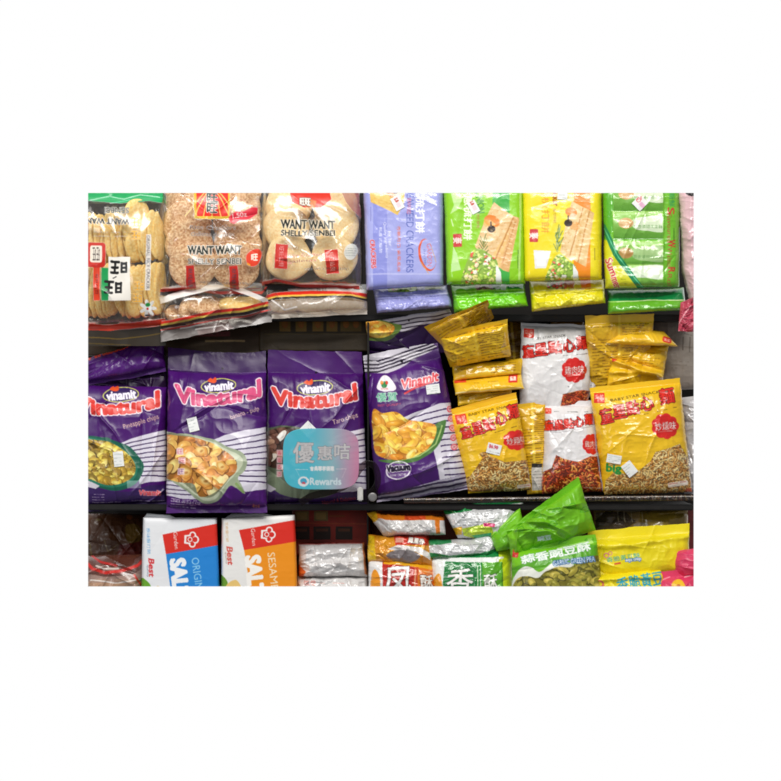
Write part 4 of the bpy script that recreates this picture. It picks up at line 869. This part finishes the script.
ARM = solid('dark_translucent_plastic', '#2b2426', .22, 0, .6, 0)
_nt = ARM.node_tree; _o = [n for n in _nt.nodes if n.type == 'OUTPUT_MATERIAL'][0]; _b = [n for n in _nt.nodes if n.type == 'BSDF_PRINCIPLED'][0]
_t = _nt.nodes.new('ShaderNodeBsdfTransparent'); _t.inputs[0].default_value = (.62,.55,.56,1); _x = _nt.nodes.new('ShaderNodeMixShader'); _x.inputs[0].default_value = .16
_nt.links.new(_t.outputs[0], _x.inputs[1]); _nt.links.new(_b.outputs[0], _x.inputs[2]); _nt.links.new(_x.outputs[0], _o.inputs[0])
def pt(x, y, d): return (X_(x,d), d, Z_(y,d))
cur = [(300,503),(312,496),(328,492),(343,487),(353,479),(359,470),(366,464),(373,465),(377,473),(377,484),(370,494)]
import itertools
def spl(P, m=6):
    out = []
    for i in range(len(P)-1):
        a, b, c, d = P[max(i-1,0)], P[i], P[i+1], P[min(i+2,len(P)-1)]
        for k in range(m):
            t = k/m; out.append(tuple(.5*((2*b[q])+(c[q]-a[q])*t+(2*a[q]-5*b[q]+4*c[q]-d[q])*t*t+(3*b[q]-a[q]-3*c[q]+d[q])*t**3) for q in (0,1)))
    out.append(P[-1]); return out
tube('arm', [pt(x,y,-.02) for x, y in spl(cur)], .006, ARM, tg, 16, .2)
clip_ = boxes('clip', [(X_(360,-.02), -.022, Z_(502,-.02), X_(378,-.02), .0295, Z_(490,-.02))], ARM, tg, .003)
CL = solid('grey_button', '#8c8a8a', .3, .2, .5, 0); WH = solid('white_plastic', '#dcdad6', .4, 0, .4, 0)
def disc(name, cx, cy, rx, ry, y, mat, parent, th=.003):
    n = 28; V = []
    for rr, dd in ((0,th),(.7,th),(.92,th*.8),(1,th*.3),(1,0)):
        for k in range(n): an = k*6.2832/n; V.append((X_(cx+rx*rr*math.cos(an),y-dd), y-dd, Z_(cy+ry*rr*math.sin(an),y-dd)))
    F = [(i*n+k, (i+1)*n+k, (i+1)*n+(k+1)%n, i*n+(k+1)%n) for i in range(4) for k in range(n)]
    return meshobj(name, np.array(V), F, mat, parent)
bt = disc('button', 372.5, 497, 4.5, 4.5, -.022, CL, tg); bt.parent = clip_
boxes('label_end', [(X_(357.5,-.025), -.028, Z_(501,-.025), X_(363,-.025), -.0235, Z_(487,-.025))], WH, tg, .002)

# ================================================================== bottom shelf
GBx = 'cartons of crackers on the bottom shelf'
ctn = dict(pu=30, pv=30, q=6, pucker=0, crumple=.0003, creases=1, wob=.25, mat=PAPER)
def hat(A, x, y, s, ang):
    t = math.radians(ang)
    def f(a, b): return (x+s*(a*math.cos(t)-b*math.sin(t)), y+s*(a*math.sin(t)+b*math.cos(t)))
    for a, b, r in ((-.55,-.25,.42),(0,-.55,.5),(.55,-.25,.42)): c = f(a,b); A.ell(c[0],c[1],r*s,r*s,'#f6efec')
    A.poly([f(-.62,-.2),f(.62,-.2),f(.5,.75),f(-.5,.75)], '#f6efec')
    for a, b, r in ((-.55,-.25,.25),(0,-.55,.32),(.55,-.25,.25)): c = f(a,b); A.ell(c[0],c[1],r*s,r*s,'#d6281e')
    A.poly([f(-.42,-.3),f(.42,-.3),f(.34,.5),f(-.34,.5)], '#d6281e'); c = f(0,.05); A.ell(c[0],c[1],.3*s,.3*s,'#f6efec',ring=.35)
def a_c1(A):
    A.tint(.06,.03,.03,2,'#b8c4d8'); A.poly([(162.5,534.5),(217.5,523.5),(219,545),(166,554)], '#dd2a1c'); A.poly([(166,554),(219,545),(222,600),(172,600)], '#1f86d8')
    hat(A, 190.5,539.5, 8.2, 92); A.text('Garden', (176,540.5), (17,4), '#f4e8e4', 84, .2)
    A.text('ORIGINAL', (198,579), (43,7.4), '#8fd0f4', 82, .15); A.text('SALTINE', (181,592), (66,14.5), '#f8fafc', 84, 1.3)
    A.text('Best', (151.5,568), (18,5.5), '#d83a40', 88, .35, skew=.25); A.text('quality', (147.5,571), (12,2), '#5a6a8a', 88, 0); A.text('原味蘇打餅', (148.5,541), (26,3.6), '#6aa8d8', 88, .15)
    A.blob([(141,579),(146,580),(151,586),(152,596),(138,596)], '#6aa82a'); A.ell(158,590,4,4,'#e8c060')
box1 = p = Pack('cracker_box', 'white cracker carton with a red band over a blue panel', 'cracker box', GBx, [(143,517.5),(217,517.5),(220,600),(141,600)], a_c1, (.06,.05), .045, seed=91, base='#eceef1', **ctn)
def a_c2(A):
    A.tint(.06,.03,.03,2,'#c8c4b8'); A.poly([(239,530),(295,520),(297,542),(244,550)], '#dd2a1c'); A.poly([(244,550),(297,541.5),(299,600),(252,600)], '#f29412')
    hat(A, 267,534.5, 8.2, 92); A.text('Garden', (253.5,537), (17,4), '#f4e8e4', 84, .2)
    A.text('SESAME', (273,571), (37,7.4), '#fbe6c0', 84, .15); A.text('SALTINE', (256,589), (66,14.5), '#fdfaf4', 84, 1.3)
    A.text('Best', (230,556), (18,5.5), '#d85a50', 86, .35, skew=.25); A.text('quality', (226,558), (12,2), '#9a7a6a', 86, 0); A.text('芝麻蘇打餅', (227,532), (20,3), '#d8b080', 88, .1)
    A.blob([(219,575),(224,577),(228,584),(226,596),(219,596)], '#6a9a2a'); A.blob([(226,586),(236,580),(242,590),(238,598),(228,598)], '#ecc878')
box2 = p = Pack('cracker_box', 'white cracker carton with a red band over an orange panel', 'cracker box', GBx, [(221.5,518),(295,514.5),(298,600),(221,600)], a_c2, (.06,.05), .045, seed=92, base='#eeedea', **ctn)
def flap(label, quad, seed, parent):
    q = Pack('lid_flap', label, 'x', None, quad, lambda A: A.tint(.06,.1,.1,2,'#c0c4cc'), (.055,.05), .004, mat=PAPER, seed=seed, base='#eceef0', pucker=0, crumple=.0004, creases=0, wob=.3, npp=1.5)
    o = q.parts['m']; M = o.matrix_world.copy(); loc = q.root.location.copy(); bpy.data.objects.remove(q.root); o.name = 'lid_flap'
    o.parent = parent; o.location = loc-parent.location
    return o
flap('white lid flap', [(143.5,518),(147,513.2),(170,515),(180,519.5)], 121, box1.root); flap('white lid flap', [(225,518),(232,513.6),(262,512.6),(276,516)], 122, box2.root)
G5 = 'foil sleeves stacked between the cartons and the divider'
def a_sv(A): A.tint(.35,.05,.12,4,'#a8a6a6'); A.poly([(296,540),(368,539),(368,543),(296,545)], '#c83a30', .8); A.poly([(296,562),(306,572),(303,577),(296,576)], '#d8662a'); A.poly([(362,540),(368,541),(368,576),(364,574)], '#d8702a', .8)
slv = dict(pu=5, pv=3, q=2.2, mat=FOIL, pucker=.002, crumple=.004, cscale=.07, aniso=(.6,1.6), creases=10, wob=1)
Pack('foil_pack', 'crumpled silver white foil pack with orange ends, right of the orange carton', 'foil pack', G5, [(298,544),(364,542),(367,577),(299,577)], a_sv, (.07,.05), .035, seed=93, base='#e0dedd', xh=lambda u,v,X,Y,px,py:-.008*np.exp(-((py-556+3*np.sin(px*.09))/3.2)**2)*np.clip(np.sin(u*3.14)*1.3,0,1), **slv)
Pack('foil_pack', 'white foil pack just visible below the crumpled silver white one', 'foil pack', G5, [(298,577),(367,576),(368,600),(298,600)], lambda A:(A.tint(.25,.05,.1,4,'#a8a6a6'), A.text('蛋卷', (310,583.5), (12,5), '#e6897c', 0, .2), A.lines(318,582,345,585,1,'#e6a89c',0,.6)), (.06,.04), .035, seed=94, base='#e6e4e2', **slv)
def a_red(A):
    A.tint(.5,.03,.03,4,'#2c0a08')
    for x in (302,321): A.rect(x,516,14,10,'#6a5a30'); A.rect(x,516,10,7,'#86703a')
    A.rect(337,516,16,2,'#7a3a14'); A.line([(296,523),(368,524)], .9, '#9a4a24', .7)
    for x in (301,322,344): A.rect(x,533,17,13,'#2a1a12'); A.rect(x,530,12,3,'#7a4424',0,.6)
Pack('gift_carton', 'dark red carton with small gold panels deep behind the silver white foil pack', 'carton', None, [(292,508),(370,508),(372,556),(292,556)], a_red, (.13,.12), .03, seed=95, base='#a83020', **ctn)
def a_br(A):
    A.tint(.5,.03,.03,4,'#120b06')
    for x in (285,301,318,332,346,356): A.rect(x,325,11,13,'#6e521a' if x<340 else '#5a461a'); A.ell(x,324,3,4,'#80481a'); A.text('旺', (x,324), (4,4), '#8a6a1a', 0, .1)
    A.line([(265,334),(368,334)], .7, '#5a4a1c', .7)
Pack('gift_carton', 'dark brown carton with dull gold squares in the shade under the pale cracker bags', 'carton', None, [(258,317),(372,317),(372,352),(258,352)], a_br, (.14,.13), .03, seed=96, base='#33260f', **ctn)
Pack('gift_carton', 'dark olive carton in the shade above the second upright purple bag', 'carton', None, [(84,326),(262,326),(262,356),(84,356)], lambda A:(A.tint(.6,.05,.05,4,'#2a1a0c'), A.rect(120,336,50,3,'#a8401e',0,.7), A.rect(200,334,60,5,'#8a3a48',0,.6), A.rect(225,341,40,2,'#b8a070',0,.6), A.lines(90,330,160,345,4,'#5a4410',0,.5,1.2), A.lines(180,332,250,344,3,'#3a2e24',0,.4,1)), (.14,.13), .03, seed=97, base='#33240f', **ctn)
# dark pouches behind the left of the bottom shelf
def a_dk(A):
    A.tint(.6,.04,.04,4,'#2a140c'); A.blob([(126,526),(136,524),(142,532),(138,542),(128,542)], '#6a521c', .8); A.ell(130,517,3,2.5,'#8a4a20'); A.poly([(120,545),(146,540),(146,560),(116,562)], '#5a1614', .8); A.line([(104,540),(108,552),(118,545)], 1.2, '#6a5a3c', .8); A.ell(98,520,3,1.2,'#6a5a3c'); A.line([(90,545),(92,558)], 1.4, '#5a4616')
Pack('snack_bag', 'dark brown glossy bag in the shade at the left of the bottom shelf', 'snack bag', None, [(78,514),(150,514),(150,572),(78,572)], a_dk, (.16,.14), .03, mat=SATIN, seed=98, base='#5e3a20', pucker=.003, crumple=.003, creases=8)
def a_cl(A):
    A.line([(84,560),(92,569),(105,573),(122,571),(138,565),(143,560)], 3, '#cf2a22'); A.line([(92,556),(100,562),(116,566)], 2.2, '#b4221e'); A.poly([(84,573),(104,577),(130,575),(144,568),(144,600),(84,600)], '#cfc6be', .55); A.line([(90,580),(118,583),(140,579)], 1.3, '#f2eee8', .85); A.line([(96,566),(104,569),(118,569)], 1.8, '#ece8e2', .8); A.poly([(90,583),(130,583),(140,600),(86,600)], '#c89a72', .6); A.line([(134,575),(143,588)], 2, '#c9382e')
p = Pack('cracker_bag', 'clear cracker bag with a red seam at the bottom left corner', 'cracker bag', None, [(80,556),(143,554),(144,600),(80,600)], a_cl, (.075,.05), .035, 4, 2.6, 2, mat=CLEAR, pucker=.004, crumple=.004, creases=9, alpha=.3, base='#7a4030', seed=99)
for x in (100,122): cracker(p.root, x, 588, 16, .055, -.6, 0, RICE2, x, .3, .6)

# orange and green flaky-roll packets
G6 = 'orange and red egg roll packets on the bottom shelf'; G7 = 'green and white egg roll packets on the bottom shelf'
rol = dict(pu=3.5, pv=2.6, q=2, mat=FOIL, pucker=.003, crumple=.003, cscale=.07, creases=8, wob=1.2)
def a_o1(A):
    A.poly([(360,510),(445,512),(445,520.5),(382,520),(360,522)], '#d8781c'); A.poly([(404,513),(425,513),(426,520),(404,520)], '#cf4c22'); A.poly([(360,514),(376,513),(378,521),(370,523),(380,536),(360,540)], '#e8b41e'); A.poly([(434,514),(440,520),(440,534),(436,534)], '#df7a20'); A.tint(.3,.06,.1,4,'#a8a4a4',pts=[(378,521),(436,520),(436,540),(380,540)])
    A.rect(430,531,8,8,'#8a8a8a',0); A.rect(430,531,7,7,'#d9d9d9',0); A.text('回', (430,531), (5,5), '#555555', 0)
Pack('snack_packet', 'silver packet with an orange top edge and square mark, topmost of the orange rolls', 'snack packet', G6, [(367,513),(444,516),(446,535),(384,536)], a_o1, (.055,.035), .028, seed=101, base='#dcdad8', tbow=lambda u,v:(0*u, -3*np.exp(-((u-.1)/.06)**2)*(1-v)), **rol)
def a_o2(A):
    A.tint(.4,.08,.08,4,'#b86a10'); A.poly([(394,534),(430,533),(428,546),(410,545),(396,546)], '#c8321e'); A.rect(400,540,8,5,'#e8c8b8',0,.7); A.text('鳳凰卷', (416,541), (16,6), '#f4efe6', 10, .3, (.4,'#3a1a10')); A.poly([(388,549),(398,545),(420,548),(430,554),(430,560),(415,552),(396,551)], '#efeae6'); A.blob([(386,556),(394,551),(410,551),(420,556),(412,562),(400,563)], '#8e8688'); A.poly([(366,536),(374,536),(376,560),(366,560)], '#ecc21e')
Pack('snack_packet', 'orange and gold packet with a grey oval hollow, middle one of the orange rolls', 'snack packet', G6, [(368,535),(428,534),(434,566),(368,562)], a_o2, (.045,.03), .028, seed=102, base='#e0981c', **rol)
def brush(A, s, x, y, w, h, dark): A.text(s, (x,y), (w,h), '#f8f6f2', -4, .35, (.5, dark), skew=.15)
def a_o3(A):
    A.poly([(366,560),(384,562),(383,600),(366,600)], '#eceae8'); A.blob([(371,574),(376,570),(380,580),(378,596),(370,596)], '#f09a24'); A.poly([(383,562),(414,565),(414,600),(382,600)], '#b9241a'); A.poly([(418,568),(434,569),(436,600),(418,600)], '#e2761c'); A.poly([(414,565),(418,566),(418,600),(414,600)], '#cc4a24')
    A.poly([(384,558),(432,562),(434,569),(384,564)], '#e6a81e'); A.line([(415.5,570),(415.5,586)], 1, '#e8c8a8', .8); A.line([(419,571),(434,572)], .6, '#f0c890')
    brush(A, '凤', 398, 580, 27, 25, '#4a1410'); A.text('酥', (427,582), (12,14), '#f8f4ec', -3, .4, (.5,'#5a2a10'))
Pack('snack_packet', 'red, white and orange packet with a large brush character, lowest of the orange rolls', 'snack packet', G6, [(368,558),(434,562),(438,602),(368,602)], a_o3, (.035,.02), .028, seed=103, base='#e09a20', **{**rol, 'mat':GLOSS, 'crumple':.0018})
def a_g1(A):
    A.poly([(436,498),(530,494),(530,502),(474,508),(472,506),(440,512)], '#12803c'); A.tint(.4,.06,.1,4,'#9a9a9c'); A.lines(462,508,500,526,7,'#6f7376',-3,.5,.9); A.poly([(462,528),(490,522),(495,534),(475,538),(464,535)], '#bcd63a'); A.poly([(472,535),(492,532),(490,540),(478,540)], '#35b070'); A.rect(489,524.5,12,3.4,'#d83a74',4); A.poly([(446,530),(462,526),(462,534),(448,536)], '#e8b020')
    A.poly([(436,498),(474,500),(472,510),(440,515)], '#12803c')
Pack('snack_packet', 'silver packet with a green top edge and pink flash, highest of the green rolls', 'snack packet', G7, [(440,506),(524,500),(510,538),(458,538)], a_g1, (.055,.035), .025, seed=104, base='#dcdddd', **rol)
def a_g2(A):
    A.poly([(420,532),(452,530),(452,540),(430,545),(424,546)], '#12803c'); A.tint(.35,.06,.1,4,'#98989a'); A.lines(450,542,492,552,4,'#6f7376',-2,.45,.9); A.poly([(424,552),(450,555),(480,552),(498,548),(498,562),(424,562)], '#157a3c')
Pack('snack_packet', 'silver packet edged in green, middle one of the green rolls', 'snack packet', G7, [(424,538),(494,532),(499,556),(428,560)], a_g2, (.043,.028), .025, seed=105, base='#d9dadb', tbow=lambda u,v:(0*u, 4*np.sin(u*3.14)*(1-v)), **rol)
def a_g3(A):
    A.poly([(424,556),(512,549),(512,556),(440,560)], '#12803c'); A.poly([(498,552),(514,546),(514,602),(504,602)], '#c8dc1e'); A.poly([(444,562),(503,562),(504,602),(443,602)], '#127a36'); A.poly([(476,562),(503,562),(504,602),(476,602)], '#5fae2c'); A.line([(503,563),(503,600)], .8, '#2a6a20')
    A.poly([(476,562),(482,562),(483,602),(476,602)], '#2a9040'); A.line([(477.5,566),(477.5,588)], .8, '#e8f0d8'); A.line([(480.5,566),(480.5,588)], .8, '#e8f0d8'); A.blob([(434,580),(440,574),(443,588),(440,598),(434,598)], '#f0a024'); A.line([(462,567),(460,574)], 1.6, '#f4f8f0')
    brush(A, '香', 460, 581, 25, 24, '#0a3a18'); A.text('酥', (491,582), (13,16), '#f8f8f0', -3, .45, (.6,'#1a4a1a')); A.line([(436,559),(503,558)], 2, '#eef0ec')
Pack('snack_packet', 'green, white and lime packet with a large brush character, lowest of the green rolls', 'snack packet', G7, [(430,557),(513,547),(513,602),(436,602)], a_g3, (.033,.015), .03, seed=106, base='#eceeeb', **{**rol, 'mat':GLOSS, 'crumple':.0016})

# lime green bags
G8 = 'lime green pea snack bags on the bottom shelf'
def leafy(A, pts):
    for x, y in pts:
        A.line([(x-4,y+2),(x-1,y-2),(x+3,y-3),(x+5,y)], .55, '#2f8a1c', .85); A.line([(x-4,y+2),(x,y+2),(x+4,y+1),(x+5,y)], .55, '#2f8a1c', .85); A.line([(x-2,y+1),(x+3,y-1)], .4, '#2f8a1c', .8)
def a_l1(A):
    A.tint(.3,.03,.03,4,'#4f9a10'); leafy(A, [(519,529),(536,516),(556,510),(584,510),(552,524),(571,506),(560,488)]); A.text('豌豆', (544,538), (14,5), '#c8dce8', -8, .4); A.line([(512,528),(545,500),(575,478)], 1, '#a8e860', .5)
Pack('snack_bag', 'tall plain lime green bag rising to a point in front of the middle shelf', 'snack bag', G8, [(506,530),(578,477),(596,530),(512,562)], a_l1, (-.012,.0), .03, seed=107, base='#78c41c', pu=3, pv=2.6, q=2, mat=SATIN, pucker=.005, crumple=.006, cscale=.03, creases=12, st=.12, sb=0, wob=1)
Pack('snack_bag', 'folded lime green corner behind the green roll packets', 'snack bag', G8, [(488,534),(520,508),(530,545),(497,552)], lambda A:(A.tint(.4,.06,.06,4,'#4f9a10'), A.line([(490,536),(518,512)], 1, '#b8ec70', .7)), (.03,.01), .02, seed=108, base='#76c41e', mat=SATIN, pucker=0, crumple=.003, creases=5)
def a_l2(A):
    A.tint(.3,.03,.03,4,'#56a010'); leafy(A, [(537,546),(562,542),(589,539)])
    A.poly([(556,548),(592,540),(594,543),(560,552)], '#c6f090', .8)
    A.poly([(510,570),(540,556),(590,544),(600,546),(600,558),(560,562),(515,578)], '#58a81c'); A.text('蒜香豌豆酥', (556,553), (70,8.5), '#eef6ee', -12, .35, (.3,'#6a9a8a')); A.rect(516,553,6,8,'#c8322a',8,r=1)
    pass
    A.blob([(511,586),(516,574),(524,567),(532,568),(540,572),(552,563),(566,562),(580,566),(602,562),(604,610),(509,610)], '#e9ece2')
    A.chips([(510,596),(516,580),(526,576),(538,578),(546,571),(558,567),(570,568),(580,562),(602,558),(604,612),(510,612)], ['#8e8a30','#a89c3c','#6e6a20','#c4b450','#5c5a1e','#989238'], 200, 3.5, 6.5, 3, '#7c7428', '#2c2a0c', '#eee8a0', .5); A.text('GARLIC GREEN PEA', (574,561), (42,5), '#d8ecf8', -7, (.15), (.8,'#3a6aa0'))
Pack('snack_bag', 'lime green bag printed with pea crisps, in front of the plain pointed bag', 'snack bag', G8, [(513,545),(596,534),(604,606),(511,612)], a_l2, (-.02,-.03), .03, seed=109, base='#7cc820', pu=3, pv=2.8, q=2, mat=SATIN, pucker=.003, crumple=.0016, creases=5, st=.11, sb=0, wob=1)
# yellow bags
G9 = 'plain yellow snack bags at the right of the bottom shelf'
def wave(ph): return lambda u,v,X,Y,px,py: .006*np.exp(-((v-.3-.05*np.sin(u*5+ph))/.07)**2)
def a_y1(A):
    A.tint(.25,.03,.03,4,'#d8c400'); A.text('香脆黃豆酥', (623,557.5), (34,5), '#2aa8b0', -8, .15); A.ell(606,555.5,2.6,2.6,'#e07a8a',ring=.35); A.ell(610,553.5,2,2,'#e07a8a',ring=.35); A.text('soya crisp', (633,560), (15,3.4), '#dfeaf4', -4, .3, (.7,'#3a7ac0')); A.rect(617,563,7,1.6,'#d84a2a',-10,r=.7)
Pack('snack_bag', 'yellow bag with small teal lettering, upper of the two yellow bags', 'snack bag', G9, [(588,530.5),(689.5,523.5),(688,575),(591,578)], a_y1, (.02,.01), .028, seed=110, base='#f2e01c', pu=3, pv=3, q=2, mat=SATIN, pucker=.002, crumple=.0026, cscale=.04, creases=6, st=.2, sb=0, wob=1, xh=wave(0))
def a_y2(A):
    A.tint(.25,.03,.03,4,'#d8c400'); A.text('香脆黃豆', (640,581), (46,14), '#22a6bc', -9, .3); A.ell(599,584,5,4,'#e0705a',0,ring=.4)
Pack('snack_bag', 'yellow bag with large teal characters, lower of the two yellow bags', 'snack bag', G9, [(575,571),(660,564),(670,604),(582,606)], a_y2, (-.005,-.02), .026, seed=111, base='#f4e21c', pu=3, pv=3, q=2, mat=SATIN, pucker=.002, crumple=.0026, creases=6, st=.14, sb=0, wob=1, xh=wave(2))
G10 = 'crimson snack bags in the bottom right corner'
Pack('snack_bag', 'plain crimson bag at the right edge, upper of the two crimson ones', 'snack bag', G10, [(674,551),(726,545),(726,580),(676,576)], lambda A:(A.tint(.3,.05,.05,4,'#a81c40'),), (.0,-.005), .022, seed=112, base='#e0406a', mat=SATIN, pucker=.002, crumple=.003, creases=4, st=.0, sb=0)
def a_cr(A): A.tint(.3,.05,.05,4,'#a81c40'); A.blob([(672,584),(678,579),(684,582),(686,592),(674,594)], '#eebc28'); A.ell(679,586,2,2,'#c8702a'); A.line([(662,580),(670,577)], 1, '#f6b8c4', .8); A.line([(685,577),(692,575)], 1.4, '#f6c8d0', .8)
Pack('snack_bag', 'crimson bag with a yellow flower mark, lower of the two crimson ones', 'snack bag', G10, [(656,572),(726,565),(726,604),(661,604)], a_cr, (-.012,-.025), .026, seed=113, base='#dc3a64', mat=SATIN, pucker=.003, crumple=.003, creases=5, st=.2, sb=0)
# dim clear bag behind the yellow bags
def a_cb(A):
    A.poly([(640,505),(686,505),(684,530),(640,530)], '#8a7420', .8); A.poly([(596,512),(626,512),(636,522),(624,530),(596,530)], '#4a4038', .8); A.line([(616,511),(640,511)], 1, '#d8ccb8', .8)
    for x in (618,624,631,642): A.line([(x,512),(x+1,522)], 1, '#cfc0a0', .7)
    A.ell(641,526,8,4,'#a8a4a6',0,.7); A.tint(.4,.06,.06,3,'#2a2018')
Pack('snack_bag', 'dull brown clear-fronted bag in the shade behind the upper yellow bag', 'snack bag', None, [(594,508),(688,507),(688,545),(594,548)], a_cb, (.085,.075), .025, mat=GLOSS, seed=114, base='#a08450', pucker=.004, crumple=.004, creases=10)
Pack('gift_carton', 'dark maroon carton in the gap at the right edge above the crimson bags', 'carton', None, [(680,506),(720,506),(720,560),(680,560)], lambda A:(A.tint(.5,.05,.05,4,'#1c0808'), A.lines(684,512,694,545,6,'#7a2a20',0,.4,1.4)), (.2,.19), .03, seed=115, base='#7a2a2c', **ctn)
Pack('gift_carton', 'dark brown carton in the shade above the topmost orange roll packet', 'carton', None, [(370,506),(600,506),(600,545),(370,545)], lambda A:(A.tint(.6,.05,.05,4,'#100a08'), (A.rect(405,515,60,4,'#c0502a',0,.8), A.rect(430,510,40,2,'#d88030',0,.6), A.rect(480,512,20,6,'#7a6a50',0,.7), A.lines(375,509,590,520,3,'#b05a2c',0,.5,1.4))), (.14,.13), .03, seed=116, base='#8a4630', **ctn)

# ================================================================== camera, light, world
cam = bpy.data.cameras.new('camera'); co = bpy.data.objects.new('camera', cam); COL.objects.link(co)
co.location = (0,-CAM,0); co.rotation_euler = (math.radians(90),0,0)
cam.sensor_width = 36; cam.lens = 36*CAM/(781*S); cam.clip_end = 50; scene.camera = co
w = bpy.data.worlds.new('World'); scene.world = w; w.use_nodes = True; nt = w.node_tree; nt.nodes.clear()
out = nt.nodes.new('ShaderNodeOutputWorld'); bg = nt.nodes.new('ShaderNodeBackground'); tc = nt.nodes.new('ShaderNodeTexCoord'); sp = nt.nodes.new('ShaderNodeSeparateXYZ'); cr = nt.nodes.new('ShaderNodeValToRGB')
# plain white world behind the shelf, dimmed in front to hold reflections down
nt.links.new(tc.outputs['Generated'], sp.inputs[0]); nt.links.new(sp.outputs['Y'], cr.inputs[0])
cr.color_ramp.elements[0].position = .25; cr.color_ramp.elements[0].color = (.22,.22,.225,1); cr.color_ramp.elements[1].position = .6; cr.color_ramp.elements[1].color = (1,1,1,1)
nt.links.new(cr.outputs[0], bg.inputs[0]); bg.inputs[1].default_value = 1.0; nt.links.new(bg.outputs[0], out.inputs[0])
def area(name, loc, target, sx, sy, power, col=(1,.97,.93)):
    l = bpy.data.lights.new(name, 'AREA'); l.shape = 'RECTANGLE'; l.size = sx; l.size_y = sy; l.energy = power; l.color = col
    o = bpy.data.objects.new(name, l); COL.objects.link(o); o.location = loc; o.rotation_euler = (Vector(target)-Vector(loc)).to_track_quat('-Z','Y').to_euler(); return o
area('ceiling_tube_light', (-.5,-1.3,1.7), (0,0,0), 1.8, .2, 33)
area('ceiling_tube_light', (.6,-2.2,1.9), (0,0,0), 1.8, .2, 40)
area('left_area_light', (-2.2,-2.6,.5), (0,0,0), .9, .9, 14, (.95,.98,1))  # cool square area lamp at the front left, no window modelled
scene.view_settings.view_transform = 'Standard'; scene.view_settings.look = 'None'; scene.view_settings.exposure = 0; scene.view_settings.gamma = 1
scene.cycles.transparent_max_bounces = 24; scene.cycles.max_bounces = 8

scene.cycles.filter_width = 2.0
